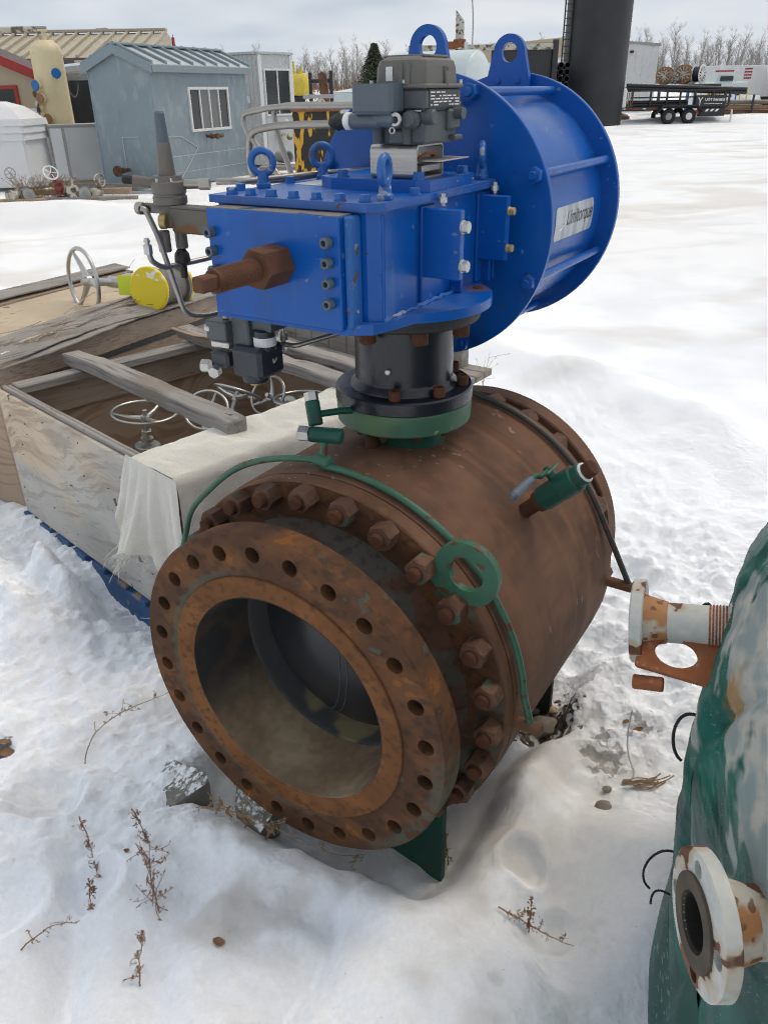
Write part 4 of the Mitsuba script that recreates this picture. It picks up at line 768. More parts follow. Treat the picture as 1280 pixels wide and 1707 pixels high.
th += [sweep(spline([(-.11, .20, .50), (-.11, .215, .44), (-.06, .20, .36), (-.04, .205, .26)], 4), .0011, 4), sweep(spline([(-.03, .10, .40), (-.03, .11, .33), (-.02, .10, .25)], 4), .0011, 4)]
k = part(cl, 'frayed_thread', th, 'thread', False); labels[k] = {'label': 'frayed threads', 'kind': 'stuff'}
# valves standing in the crate
def handwheel(parent, R, r, tilt, at_, hub=.022, spokes=3, dish=.03):
    m = FR @ mat(None, at_) @ tilt; global_ = FR.copy(); frame(m)
    w = part(parent, 'handwheel', torus(R, r, (0, 0, 0), (0, 0, 1), 48, 10), 'steel', 40)
    for k in range(spokes):
        a = k * 2 * math.pi / spokes + .5
        part(w, 'spoke', sweep([(hub * .7 * math.cos(a), hub * .7 * math.sin(a), -dish), (R * .5 * math.cos(a), R * .5 * math.sin(a), -dish * .75), (R * math.cos(a), R * math.sin(a), 0)], np.array([r * 1.7, r * 1.3, r * .8]), 8), 'steel')
    part(w, 'hub', [cyl(hub, (0, 0, -dish - .018), (0, 0, -dish + .014), 20, .002), cyl(hub * .5, (0, 0, -dish), (0, 0, .01), 12)], 'steel')
    frame(global_); return w
def rx(a): return mat(np.array([[1, 0, 0], [0, math.cos(a), -math.sin(a)], [0, math.sin(a), math.cos(a)]]))
def ry(a): return mat(np.array([[math.cos(a), 0, math.sin(a)], [0, 1, 0], [-math.sin(a), 0, math.cos(a)]]))
CV = [((.455, 1.01, .665), .150, .008, rx(.05) @ ry(.05), 'handwheel valve standing upright in the crate nearest the corner of the near side panel'),
      ((.72, .90, .63), .105, .008, rx(.55) @ ry(-.5), 'tilted handwheel valve in the crate just behind the nearer beam'),
      ((.93, .93, .66), .115, .009, rx(-.15) @ ry(.55), 'steeply tilted handwheel valve in the crate below the solenoid'),
      ((1.02, .80, .65), .100, .008, rx(.2) @ ry(-.9), 'handwheel valve on edge in the crate below the hanging solenoid'),
      ((1.06, .58, .675), .135, .008, rx(-.06) @ ry(.04), 'level handwheel valve in the crate closest to the cloth')]
for (at_, R, r, tl, lbl) in CV:
    t = thing('handwheel_valve', lbl, 'valve', 'steel handwheel valves in the crate')
    ax = (tl @ np.array([0, 0, -1, 0]))[:3]; a = np.array(at_)
    handwheel(t, R, r, tl, at_)
    part(t, 'stem', [cyl(.014, a + ax * .03, a + ax * .17, 18), cyl(.027, a + ax * .09, a + ax * .115, 6, .002), cyl(.031, a + ax * .13, a + ax * .145, 24)], 'steel')
    c = a + ax * .30
    if c[2] > .2: part(t, 'bonnet', [cyl(.062, a + ax * .165, a + ax * .185, 28, .002), cyl(.042, a + ax * .185, a + ax * .29, 24), cyl(.055, a + ax * .27, a + ax * .40, 24, .006)], 'steel')
for k, (x, y, z, L, rr) in enumerate(((.25, .62, .20, .35, .06), (.85, 1.1, .22, .4, .07), (1.15, .9, .2, .3, .07), (.5, 1.25, .19, .4, .045))):
    t = thing('pipe_fitting', ['short steel pipe spool lying in the crate by the near panel', 'steel pipe spool at the bottom of the crate under the beams', 'dull steel pipe spool at the back of the crate floor', 'thin steel pipe spool at the left end of the crate floor'][k], 'pipe')
    part(t, 'pipe_body', pipe(rr, rr * .8, (x, y, z), (x + L * .4, y - L * .8, z), 28), 'regulator_grey'); part(t, 'collar', pipe(rr * 1.4, rr * .8, (x, y, z), (x + .012, y - .024, z), 28), 'regulator_grey')
# second crate behind, its splintered plywood lid
C2 = CR @ basis((.07, 1.60, 0), (math.cos(.285), math.sin(.285), 0), (-math.sin(.285), math.cos(.285), 0)); frame(C2)
c2 = thing('plywood_crate', 'tan plywood crate with a black strap and a splintered delaminating lid, behind the open crate', 'crate')
part(c2, 'side_panel', box2(-.05, 1.95, 0, .02, .12, .868, .002), 'plywood_tan', 20); part(c2, 'side_panel', box2(-.05, -.03, .021, 1.22, .12, .80, .002), 'plywood_tan', 20)
part(c2, 'side_panel', box2(1.93, 1.95, .021, 1.22, .12, .80, .002), 'plywood_tan', 20); part(c2, 'side_panel', box2(-.029, 1.929, 1.20, 1.22, .12, .86, .002), 'plywood_tan', 20)
part(c2, 'batten', board(-.05, 1.95, -.022, -.0005, .755, .868, 60, .003, .002, .1), 'tan_wood_b'); part(c2, 'batten', board(-.05, 1.95, -.020, -.0005, .62, .725, 61, .003, .002, .1), 'tan_wood_b')
part(c2, 'strap', box2(-.06, 1.96, -.0245, -.0222, .727, .752, .0005), 'strap')
def sheet(x0, x1, y0, y1, zf, th_, seed, ragged=.03):
    us, vs = np.linspace(0, 1, 60), np.linspace(0, 1, 26)
    def top(U, W):
        rg = (meshkit.fbm(np.stack([U * 9, 0 * U + seed, 0 * U], -1), 4, seed) - .5) * 2 * ragged
        x = x0 + (x1 - x0) * U; y = y0 + (y1 - y0) * W + rg * (1 - W)
        return np.stack([x, y, zf(U, W) + .008 * (meshkit.fbm(np.stack([x * 3, y * 3, 0 * x + seed], -1), 3, seed) - .5)], -1)
    a = grid(top, us, vs); b = a.copy(); b.vertices = b.vertices - [0, 0, th_]; nb, nv = len(us), len(vs); n = len(a.vertices)
    idx = np.arange(n).reshape(nb, nv); loop = np.r_[idx[:, 0], idx[-1, 1:], idx[-2::-1, -1], idx[0, -2:0:-1]]; l2 = np.roll(loop, -1)
    f = np.vstack([a.faces, a.faces[:, ::-1] + n, np.stack([loop, l2, l2 + n], 1), np.stack([loop, l2 + n, loop + n], 1)])
    return trimesh.Trimesh(np.vstack([a.vertices, b.vertices]), f, process=False)
for i, (x0, x1, y0, y1, zf, t_, mt) in enumerate((( -.10, 1.85, -.045, .30, lambda U, W: .848 + .045 * U + .03 * W + .018 * np.sin(U * 4) , .006, 'grey_wood_b'), (-.05, 1.8, -.02, .16, lambda U, W: .862 + .04 * U + .03 * W + .02 * np.sin(U * 4 + .5), .005, 'grey_wood_b'),
        (.18, 1.9, .06, .62, lambda U, W: .845 - .08 * W + .02 * np.sin(U * 3 + 1), .006, 'grey_wood_b'), (-.1, 1.9, .42, 1.10, lambda U, W: .80 + .02 * U + .05 * W, .008, 'ply_top'), (-.12, 1.95, 1.04, 1.20, lambda U, W: .868 + .015 * W, .014, 'tan_wood_b'), (-.12, 1.95, 1.06, 1.21, lambda U, W: .895 + .015 * W, .008, 'grey_wood_b'))):
    part(c2, 'lid_layer', sheet(x0, x1, y0, y1, zf, t_, 5 + i, .035 if i < 3 else .008), mt, False)
for q in range(16):
    x_, y_, L_ = RNG.uniform(-.05, 1.3), RNG.uniform(.0, .45), RNG.uniform(.25, .75); a_ = RNG.normal(.12, .10); zz_ = .895 + .03 * RNG.random() + .03 * x_ - .06 * y_
    us = np.linspace(0, 1, 10); w_ = RNG.uniform(.008, .022)
    part(c2, 'lid_strip', grid(lambda U, W: np.stack([x_ + L_ * U, y_ + L_ * U * a_ + (W - .5) * w_ * (1 - .8 * U ** 3), zz_ + .02 * np.sin(U * 3 + q) + .03 * U * (q % 3 - 1) * .5 + .002 * W], -1), us, np.linspace(0, 1, 3)), ['grey_wood_b', 'ply_top', 'tan_wood_b'][q % 3], False)
k = part(c2, 'lid_splinter', [sweep([(RNG.uniform(0, 1.6), y, .93), (RNG.uniform(0, 1.6) * 0 + x, y - .05, .915 + RNG.uniform(0, .03))], .003, 4) if False else sweep([(x, y, .925), (x + RNG.uniform(-.12, .12), y - RNG.uniform(.01, .07), .915 + RNG.uniform(-.01, .03))], .0022, 4) for x, y in zip(RNG.uniform(.05, 1.7, 40), RNG.uniform(.02, .25, 40))], 'tan_wood_b', False); labels[k] = {'kind': 'stuff', 'label': 'loose splinters'}
sn = solo('snow_patch', blob((.10, .16, .885), (.16, .10, .012), .5, 4, 4, 4), 'snow', 'patch of snow lying on the splintered crate lid at the left edge', 'snow', smooth=True)
sn = solo('snow_patch', blob((1.50, .26, .93), (.10, .06, .035), .35, 3, 9), 'snow', 'small lump of snow beside the yellow capped valve', 'snow', smooth=True)
# valve with yellow end caps on the lid (world frame)
frame(np.eye(4))
yc = cw(1.09, 1.94, 1.0); ydir = np.array([-.33, -.93, .12]); ydir /= np.linalg.norm(ydir)
yv = thing('capped_valve', 'steel handwheel valve with bright yellow end caps and tag on the splintered crate lid', 'valve')
part(yv, 'valve_body', [cyl(.105, yc - ydir * .02, yc - ydir * .26, 40), cyl(.122, yc - ydir * .01, yc - ydir * .035, 40), cyl(.122, yc - ydir * .235, yc - ydir * .265, 40)], 'regulator_grey')
part(yv, 'end_cap', cyl(.127, yc - ydir * .012, yc + ydir * .012, 48, .006), 'yellow_cap', 30, 'yellow end cap facing the viewer'); part(yv, 'end_cap', cyl(.127, yc - ydir * .26, yc - ydir * .285, 48, .006), 'yellow_cap')
sd = cw(.97, 2.51, .985) - cw(1.09, 1.94, 1.0); sd /= np.linalg.norm(sd); yb = yc - ydir * .13; wc = cw(.97, 2.51, .985)
part(yv, 'yoke', [box((0, 0, 0), (.28, .10, .10), .012).transform(basis(yb + sd * .20, sd, (0, 0, 1))[:3, :4]), cyl(.035, yb + sd * .33, yb + sd * .46, 24, .004), cyl(.024, yb + sd * .40, wc, 20)], 'steel')
handwheel(yv, .195, .0125, zto((-.72, -.69, .04)), wc, .035, 3, .03)
part(yv, 'tag', [box((0, 0, 0), (.085, .002, .125), .0005).transform(basis(yb + sd * .245 + ydir * .065 + np.array([0, 0, .01]), (1, .2, .1), (0, 1, 0))[:3, :4]) if False else box(yb + sd * .255 + ydir * .075 + np.array([0, 0, .0]), (.085, .002, .115), .0005).translate((0, 0, 0))], 'yellow_tag', 30, 'yellow tag')
part(yv, 'wire', sweep(spline([yb + sd * .255 + ydir * .07 + np.array([0, 0, .05]), yb + sd * .25 + ydir * .03 + np.array([0, 0, .09]), yb + sd * .23 + np.array([0, 0, .13]), yb + sd * .20 + np.array([0, 0, .15])], 4), .0015, 5), 'steel')
# ---------------------------------------------------------------- things lying in the snow near the valve
def hullpts(p): return mf.Manifold.hull_points(np.array(p, float))
solo('concrete_block', to_tri(hullpts([(-.80, 1.97, .055), (-.565, 1.79, .135), (-.665, 1.69, .085), (-.575, 1.80, -.1), (-.80, 1.98, -.1), (-.67, 1.70, -.1), (-.55, 1.765, .12), (-.55, 1.765, -.1)])).subdivide_to_size(.05), 'concrete', 'wedge of grey concrete poking out of the snow left of the valve flange', 'block')
solo('concrete_block', to_tri(hullpts([(-.47, 1.80, .10), (-.33, 1.66, .12), (-.375, 1.60, .085), (-.47, 1.72, .07), (-.47, 1.8, -.1), (-.33, 1.66, -.1), (-.375, 1.60, -.1), (-.47, 1.72, -.1)])).subdivide_to_size(.05), 'concrete', 'dark concrete block in the snow just under the valve flange', 'block')
STN = [(.555, 2.13, .055, 'stone', 'dark grey rounded stone beside the rear foot of the valve'), (.575, 2.24, .032, 'stone_tan', 'tan stone at the top of the bare soil by the valve'), (.60, 2.21, .022, 'stone_tan', 'small tan stone on the bare soil by the valve'), (.535, 2.22, .022, 'stone', 'small grey pebble on the bare soil by the valve'),
       (.625, 1.635, .024, 'stone', 'grey stone lying in the snow right of the valve'), (.66, 1.72, .015, 'stone', 'small flat stone in the snow above the grey one'), (.73, 1.75, .016, 'stone', 'dark pebble in the snow near the dented green vessel')]
for x, y, r, m_, lbl in STN: solo('stone', blob((x, y, gz(x, y) + r * .25), (r, r * .8, r * .55), .35, 2, int(x * 900)), m_, lbl, 'stone', 'stones in the snow right of the valve')
def weed(label, pts, h, seed, straw=False, twigs=10, leaf=.010, spread=.05, drop=0.0):
    g = np.random.default_rng(seed); p = [np.array([x, y, gz(x, y) + (h * t if not isinstance(t, str) else 0)]) for x, y, t in pts]
    path = spline(p, 10); path += np.cumsum(g.normal(0, .0012, path.shape), 0) * .6
    ms, lv = [sweep(path, np.linspace(.0021, .0009, len(path)), 5)], []
    for k in range(twigs):
        i = g.integers(int(len(path) * .12), len(path)); d = g.normal(0, 1, 3); d[2] = abs(d[2]) * .6 - drop; d /= np.linalg.norm(d)
        L = spread * g.uniform(.35, 1); e = path[i] + d * L; m_ = path[i] + d * L * .5 + g.normal(0, .004, 3)
        ms.append(sweep(spline([path[i], m_, e], 3), .0010, 4))
        for q in range(g.integers(2, 6)):
            f = g.uniform(.3, 1); c = path[i] + d * L * f + g.normal(0, .004, 3); s = leaf * g.uniform(.25, .62)
            a, b = g.normal(0, 1, 3), g.normal(0, 1, 3); a /= np.linalg.norm(a); b -= a * (a @ b); b /= np.linalg.norm(b); n = np.cross(a, b)
            v = np.array([c - a * s, c + b * s * .45 + n * s * .2, c + a * s, c - b * s * .45 + n * s * .25, c + n * s * .5])
            lv.append(trimesh.Trimesh(v, [[0, 1, 4], [1, 2, 4], [2, 3, 4], [3, 0, 4], [0, 2, 1], [0, 3, 2]], process=False))
    t = thing('dried_weed', label, 'weed', 'dried weeds poking out of the snow')
    part(t, 'stem', ms, 'dry_straw' if straw else 'dry_weed', False); k = part(t, 'seed_head', lv, 'dry_weed' if not straw else 'dry_straw', False); labels[k] = {'kind': 'stuff', 'label': 'dry seed husks'}
    return t
weed('long dry weed arching through the snow left of the flange, above the concrete wedge', [(-.99, 1.91, .1), (-.92, 1.99, 1), (-.83, 2.07, 1.3), (-.72, 2.17, 1.2)], .07, 1, True, 12, .014, .05)
w_ = weed('long straw weed with hanging brown leaves lying in front of the flange', [(-.56, 1.635, .3), (-.44, 1.59, 1), (-.29, 1.53, 1.2), (-.15, 1.49, 1.3), (-.06, 1.50, 1.9)], .05, 2, True, 24, .013, .07)
lvs = []
for q, (x, y) in enumerate(((-.515, 1.62), (-.485, 1.61), (-.455, 1.597), (-.41, 1.58), (-.395, 1.575), (-.345, 1.553))):
    z = gz(x, y) + .06; L = [.02, .025, .045, .055, .035, .055][q]
    lvs.append(grid(lambda U, W, x=x, y=y, z=z, L=L, q=q: np.stack([x + .006 * np.sin(U * 7 + q) + (W - .5) * .011 * np.sin(math.pi * (.12 + .8 * U)), y + .005 * np.cos(U * 5) + .004 * (W - .5) ** 2, z - L * U + .004 * np.abs(W - .5)], -1), np.linspace(0, 1, 9), np.linspace(0, 1, 4)))
part(w_, 'leaf', lvs, 'dry_weed', True); labels[w_ + '__leaf'] = {'kind': 'stuff', 'label': 'hanging dry leaves'}
weed('slanting seed-covered weed left of centre in the snow, below the wedge', [(-.885, 1.60, 1.2), (-.85, 1.55, 1), (-.795, 1.455, .1)], .07, 3, False, 18, .012, .022)
weed('short seed-covered weed in the snow between the wedge and the bushy weed', [(-.735, 1.61, 1), (-.70, 1.56, .9), (-.675, 1.515, .1)], .06, 4, False, 14, .012, .018)
weed('small seed spike in the snow at lower left, below the slanting one', [(-.80, 1.41, 1.4), (-.785, 1.375, .9), (-.77, 1.34, .1)], .06, 5, False, 14, .012, .018)
bw = weed('bushy brown weed with many fine twigs in the snow at lower left', [(-.60, 1.33, 0), (-.62, 1.37, .6), (-.63, 1.44, 1.3)], .09, 6, False, 34, .011, .075)
weed('bare forked twig in the snow at the lower left edge', [(-.90, 1.21, .1), (-.86, 1.25, .7), (-.80, 1.29, 1.1)], .06, 7, False, 6, .009, .05)
weed('short curled weed in the snow near the bottom edge, left of centre', [(-.585, 1.12, .1), (-.59, 1.16, 1), (-.585, 1.20, 1.7)], .06, 8, False, 12, .011, .035)
weed('dark bare twig lying in the snow at lower right', [(.27, 1.29, .4), (.34, 1.265, .8), (.46, 1.245, .3)], .03, 9, False, 12, .012, .03, .5)
weed('upright reddish sprig standing beside the twig at lower right', [(.345, 1.262, 0), (.35, 1.285, 1), (.353, 1.30, 1.6)], .06, 10, False, 12, .013, .02)
weed('tiny reddish sprig beside the green foot of the valve', [(.17, 1.56, 0), (.165, 1.60, 1), (.16, 1.62, 1.6)], .07, 11, False, 7, .012, .03)
weed('wispy bare twig between the flange and the concrete wedge', [(-.50, 1.86, 0), (-.47, 1.80, 1), (-.44, 1.75, 1.4)], .07, 12, False, 7, .006, .06)
weed('pale dry stalks standing behind the actuator drum', [(.62, 4.70, 0), (.62, 4.72, 1), (.66, 4.75, 1.9)], .25, 13, True, 16, .006, .25)
LF = [(-1.28, 1.97, .03), (-1.25, 1.94, .025), (-.41, 1.19, .014), (-.72, 1.49, .008), (.83, 1.98, .016), (.80, 2.02, .012)]
for i, (x, y, r) in enumerate(LF):
    m = grid(lambda U, W: np.stack([x + r * (U - .5) * 2, y + r * .8 * (W - .5) * 2 * np.sin(math.pi * (.08 + .84 * U)), gz(x, y) + .006 + .35 * r * np.sin(U * 3 + i) + .3 * r * (W - .5) ** 2 * 4], -1), np.linspace(0, 1, 9), np.linspace(0, 1, 7))
    solo('dead_leaf', m, 'dry_weed', ['large curled brown leaf at the left edge of the snow', 'second curled leaf touching the large one at the left edge', 'small leaf in the snow below the bushy weed', 'leaf crumb beside the slanting weed', 'brown leaf in the snow by the dented green vessel', 'brown leaf crumb above the one by the green vessel'][i], 'leaf', 'dead leaves on the snow', smooth=True)
solo('hose', sweep(spline([(.95, 4.97, .02), (1.23, 5.12, .05), (1.38, 5.22, .05), (1.53, 5.36, .02)], 8), .014, 8), 'black_dull', 'dark hose end lying in the snow right of the actuator', 'hose')
# timber skid corner behind the valve
sk = thing('timber_skid', 'corner of a grey timber skid with blue wrapping behind the black stem column', 'skid')
frame(mat(rotz(-.62), (.45, 5.05, 0)))
for k in range(3): part(sk, 'deck_board', board(-.5 + .0 * k, .20, -.12 + .115 * k, -.015 + .115 * k, .30, .345, 70 + k, .004, .004, .15), 'grey_wood_b')
part(sk, 'beam', board(-.5, .14, -.10, .0, .0, .299, 75, .004, .003, .2), 'black_dull'); part(sk, 'post', board(-.04, .03, .10, .19, .0, .62, 76, .004, .004, .2), 'grey_wood_b'); part(sk, 'wrapping', box2(.145, .195, -.125, -.02, .02, .298, .01), 'pallet_blue')
frame(np.eye(4))
# ================================================================ the clad vessel at the right
VC = np.array([1.68, .68]); VR = 1.18
PROF = np.array([(-.3, 1.07), (0, 1.10), (.3, 1.14), (.6, 1.17), (.85, 1.183), (1.05, 1.18), (1.15, 1.163), (1.25, 1.12), (1.34, 1.04), (1.42, .90), (1.47, .70), (1.50, .40), (1.51, .0)])
def vs_pt(A, Zt):
    from scipy.interpolate import PchipInterpolator
    i = np.linspace(0, 1, len(PROF)); z = np.interp(Zt, i, PROF[:, 0]); r = np.interp(Zt, i, PROF[:, 1])
    q = np.stack([np.cos(A) * 2.2, np.sin(A) * 2.2, z * 2.2], -1)
    r = r + .05 * (meshkit.fbm(q * 1.2, 3, 4) - .5) + .030 * (meshkit.fbm(q * 4, 4, 5) - .5) - .02 * np.exp(-((A - 2.86 - .10 * np.sin(z * 6)) / .02) ** 2)
    dent = np.exp(-(((A - 2.95) / .13) ** 2 + ((z - .62) / .3) ** 2)); r = r - .05 * dent
    return np.stack([VC[0] + r * np.cos(A), VC[1] + r * np.sin(A), z], -1)
ve = thing('clad_vessel', 'large dented green fibreglass clad vessel with two white nozzles at the right edge', 'tank')
part(ve, 'shell', grid(vs_pt, np.linspace(0, 2 * math.pi, 260), np.linspace(0, 1, 110)), 'teal_shell', True)
def jacket(A, t):
    top = .80 + .10 * np.sin((A - 2.4) * 5) + .06 * np.sin(A * 23) - .35 * sst(2.62, 2.8, A)
    z = -.25 + (top + .25) * t; r = 1.085 + .065 * np.sin(t * 3.0) + .03 * sst(.7, .2, t) + .02 * (meshkit.fbm(np.stack([A * 6, t * 5, 0 * t], -1), 3, 7) - .5) + .02 * np.sin(A * 17 + t * 2) * sst(.3, .9, t)
    return np.stack([VC[0] + r * np.cos(A), VC[1] + r * np.sin(A), z], -1)
part(ve, 'jacket', grid(jacket, np.linspace(2.25, 3.5, 120), np.linspace(0, 1, 60)), 'teal_dark', True, 'loose dark green cladding sheet round the foot of the vessel')
def nozzle(ctr, d, OD, pipeR, L, nb, th_, lbl, bore):
    d = np.array(d, float) / np.linalg.norm(d); c = np.array(ctr); R = OD / 2
    fl_ = lathe([(0, bore), (0, R * .64), (-.0025, R * .66), (-.003, R - .004), (-.006, R), (-th_, R), (-th_ - .002, R - .003), (-th_, pipeR), (-th_, bore)], c, d, 72)
    for k in range(nb):
        a = k * 2 * math.pi / nb + .35; m = zto(d, c); q = (m @ np.array([R * .79 * math.cos(a), R * .79 * math.sin(a), -.06, 1]))[:3]; fl_ = fl_ - cyl(.0125 if nb == 4 and OD < .2 else .0145, q, q + d * .1, 16)
    nz = part(ve, 'nozzle', pipe(pipeR, bore, c - d * th_ * .9, c - d * L, 40), 'white_rust', 30, lbl)
    part(nz, 'flange', fl_, 'white_rust', 30)
    part(nz, 'weld_neck', lathe([(-th_, bore), (-th_, pipeR * 1.35), (-th_ - .02, pipeR * 1.2), (-th_ - .045, pipeR * 1.04), (-th_ - .05, bore)], c, d, 40), 'white_rust2', 30)
    return nz, d, c
nz, d, c = nozzle((.406, .68, .988), (-1, .02, .0), .190, .047, .36, 4, .026, 'nearer white flanged nozzle with a sooty bore', .040)
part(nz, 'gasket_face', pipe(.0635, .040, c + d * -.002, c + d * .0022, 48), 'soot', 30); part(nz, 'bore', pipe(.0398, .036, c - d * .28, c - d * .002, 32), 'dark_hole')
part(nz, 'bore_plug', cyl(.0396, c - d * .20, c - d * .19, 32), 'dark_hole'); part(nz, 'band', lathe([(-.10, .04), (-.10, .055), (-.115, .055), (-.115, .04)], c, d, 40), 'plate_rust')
nz, d, c = nozzle((.505, 1.335, 1.012), (-.90, .36, -.14), .172, .0405, .23, 4, .026, 'further white flanged nozzle with rust streaks', .03)
part(nz, 'thread', [torus(.041, .002, c - d * (.150 + .006 * k), d, 32, 6) for k in range(6)], 'plate_rust'); part(nz, 'coupling', cyl(.052, c - d * .185, c - d * .25, 10, .006), 'white_rust', 20)
a0 = math.atan2(1.236 - .68, .593 - 1.68); pd = np.array([math.cos(a0), math.sin(a0), 0]); pt = np.array([-pd[1], pd[0], 0])
lp = sbox(-.055, -.055, .125, .048).buffer(-.008).buffer(.008).difference(affinity.scale(Point(.055, 0).buffer(1, 24), .040, .030))
part(ve, 'lifting_plate', prism(lp, 0, .011), 'plate_rust', 20, 'rusty lifting plate with a large hole', tw=basis(np.array([VC[0], VC[1], .985]) + pd * 1.19, pd + [0, 0, .03], pt * .88 + np.array([0, 0, -.48])))
part(ve, 'drain_stub', [cyl(.0145, np.array([VC[0], VC[1], .946]) + pd * 1.255 + pt * .048, np.array([VC[0], VC[1], .936]) + pd * 1.312 + pt * .050, 20, .002)], 'plate_rust')
for pts, r in (([(.67, 1.26, .80), (.625, 1.27, .81), (.610, 1.27, .77), (.63, 1.25, .70)], .0035), ([(.68, 1.20, .42), (.61, 1.22, .45), (.585, 1.22, .41), (.60, 1.21, .34)], .0028), ([(.64, 1.17, .36), (.60, 1.18, .37), (.59, 1.17, .34)], .0025), ([(.655, 1.30, 1.03), (.640, 1.315, 1.06), (.630, 1.31, 1.045), (.652, 1.295, 1.02)], .003)):
    part(ve, 'wire', sweep(spline(pts, 8), r, 8), 'rubber')
part(ve, 'hook', sweep(spline([(.585, .80, 1.02), (.575, .80, 1.09), (.60, .81, 1.10), (.615, .82, 1.17), (.62, .83, 1.24)], 6), .008, 8), 'plate_rust')
solo('wire_strand', [sweep(spline([(.525, 1.30, .80), (.56, 1.38, .62), (.68, 1.60, .30), (.725, 1.72, .14)], 8), .0018, 5)], 'steel', 'thin wire hanging from the further nozzle to a wisp of straw', 'wire')
ws_ = [sweep(spline([(.725 + RNG.normal(0, .006), 1.72 + RNG.normal(0, .006), .135), (.765, 1.73 + RNG.normal(0, .012), .13 + RNG.normal(0, .005)), (.82 + RNG.normal(0, .02), 1.735 + RNG.normal(0, .015), .125)], 4), .0022, 4) for _ in range(12)]
k = solo('straw_wisp', ws_, 'dry_straw', 'wisp of dry straw caught on a wire beside the green vessel', 'straw', smooth=False); labels[k]['kind'] = 'stuff'
# ================================================================ the yard behind (world frame)
def wframe(o, d): frame(basis((o[0], o[1], 0), (d[0], d[1], 0), (-d[1], d[0], 0)))       # x along d, y to its left, z up
def window(parent, x0, x1, z0, z1, y, n=2, fr='window_frame', th=.05):
    w = part(parent, 'window', [box2(x0, x1, y - .05, y + .01, z0, z0 + th, .004), box2(x0, x1, y - .05, y + .01, z1 - th, z1, .004), box2(x0, x0 + th, y - .048, y + .01, z0 + th, z1 - th, .004), box2(x1 - th, x1, y - .048, y + .01, z0 + th, z1 - th, .004)], fr)
    for k in range(n):
        a = x0 + th + (x1 - x0 - 2 * th) * k / n; b = x0 + th + (x1 - x0 - 2 * th) * (k + 1) / n
        part(w, 'pane', box2(a, b, y - .012, y - .006, z0 + th, z1 - th, 0), 'glass_grey' if k in (1, 2) and n == 4 else 'glass_dark', False)
        if k: part(w, 'mullion', box2(a - .02, a + .02, y - .044, y - .004, z0 + th, z1 - th, .003), fr)
    return w
# --- blue grey shed
wframe((-5.02, 20.13), (.373, .928))
sh = thing('shed', 'blue grey metal shed with a ribbed gable roof and a white sliding window', 'shed')
W2, Lh, ev, rg_ = 1.70, 4.15, 2.62, 2.97
g5 = Polygon([(0, .03), (W2, .03), (W2, ev), (W2 / 2, rg_ - .02), (0, ev)])
part(sh, 'wall', prism(g5, 0, Lh), 'shed_wall', 20, tw=basis((0, 0, 0), (0, 1, 0), (0, 0, 1)))
for s in (0, 1):
    y0 = -.12 if s == 0 else W2 + .12; sl = (rg_ - ev) / (W2 / 2); z0 = ev - .12 * sl
    rf = part(sh, 'roof', hullpts([(x, y, z + dz) for x in (-.07, Lh + .12) for (y, z) in ((y0, z0), (W2 / 2, rg_)) for dz in (0, .05)]), 'roof_metal', 20)
    for k in range(9):
        x = -.03 + (Lh + .1) * k / 8; part(rf, 'rib', hullpts([(x + dx, y, z + dz) for dx in (-.03, .03) for (y, z) in ((y0, z0), (W2 / 2, rg_)) for dz in (.04, .115)]), 'shed_trim', 20)
    part(sh, 'gable_trim', hullpts([(x, y, z + dz) for x in (-.11, -.072) for (y, z) in ((y0, z0), (W2 / 2, rg_)) for dz in (-.13, .06)]), 'shed_trim', 20)
part(sh, 'fascia', box2(-.07, Lh + .1, -.135, -.118, ev - .16, ev - .02, .003), 'shed_trim'); part(sh, 'ridge_cap', box2(-.09, Lh + .13, W2 / 2 - .14, W2 / 2 + .14, rg_ + .04, rg_ + .09, .02), 'shed_trim')
for y in (.0, W2): part(sh, 'corner_trim', box2(-.012, .10, y - .012 if y == 0 else y - .02, y + .02 if y == 0 else y + .012, .03, ev - .02, .002), 'shed_wall')
window(sh, 1.36, 3.16, 1.20, 2.17, 0, 4, th=.06)
part(sh, 'pipe_stub', [cyl(.035, (2.0, 0, 1.08), (2.0, -.30, 1.08), 14), cyl(.06, (2.0, -.12, 1.08), (2.0, -.18, 1.08), 14), cyl(.065, (2.0, -.30, 1.08), (2.0, -.34, 1.08), 16), cyl(.045, (2.06, -.2, 1.08), (2.4, -.22, 1.08), 12)], 'rust_nut')
part(sh, 'pipe_stub', [cyl(.04, (0, .95, .45), (-.4, .95, .45), 14), cyl(.06, (-.2, .95, .45), (-.28, .95, .45), 14), cyl(.12, (-.4, .95, .45), (-.45, .95, .45), 20)], 'rust_nut')
part(sh, 'conduit', [tube([(.75, -.012, .25), (1.55, -.012, .85), (.9, -.012, 1.12), (.3, -.012, 1.14)], .010, .05, 6)], 'roof_metal', False)
part(sh, 'conduit', tube([(-.012, 1.0, .5), (-.012, 1.0, 1.15), (-.012, .55, 1.15)], .010, .01, 6), 'roof_metal', False)
part(sh, 'weather_seam', [box2(.02, Lh, -.006, -.001, .70, .712, 0), box2(.02, Lh, -.006, -.001, .34, .35, 0)], 'roof_metal', False)
part(sh, 'vent_plate', box2(-.006, -.001, 1.0, 1.2, 1.48, 1.72, 0), 'shed_trim'); part(sh, 'latch', box2(3.9, 4.0, -.03, 0, .3, .36, .004), 'black_dull')
part(sh, 'pennant', [cyl(.008, (2.3, W2 / 2, rg_), (2.3, W2 / 2, rg_ + .34), 6), box2(2.25, 2.34, W2 / 2 - .02, W2 / 2 + .02, rg_ + .1, rg_ + .28, .01)], 'red_trim')
solo('pipe', cyl(.06, (-.35, 1.75, .07), (-.35, -.2, .09), 16), 'roof_metal', 'grey pipe lying along the foot of the blue grey shed', 'pipe')
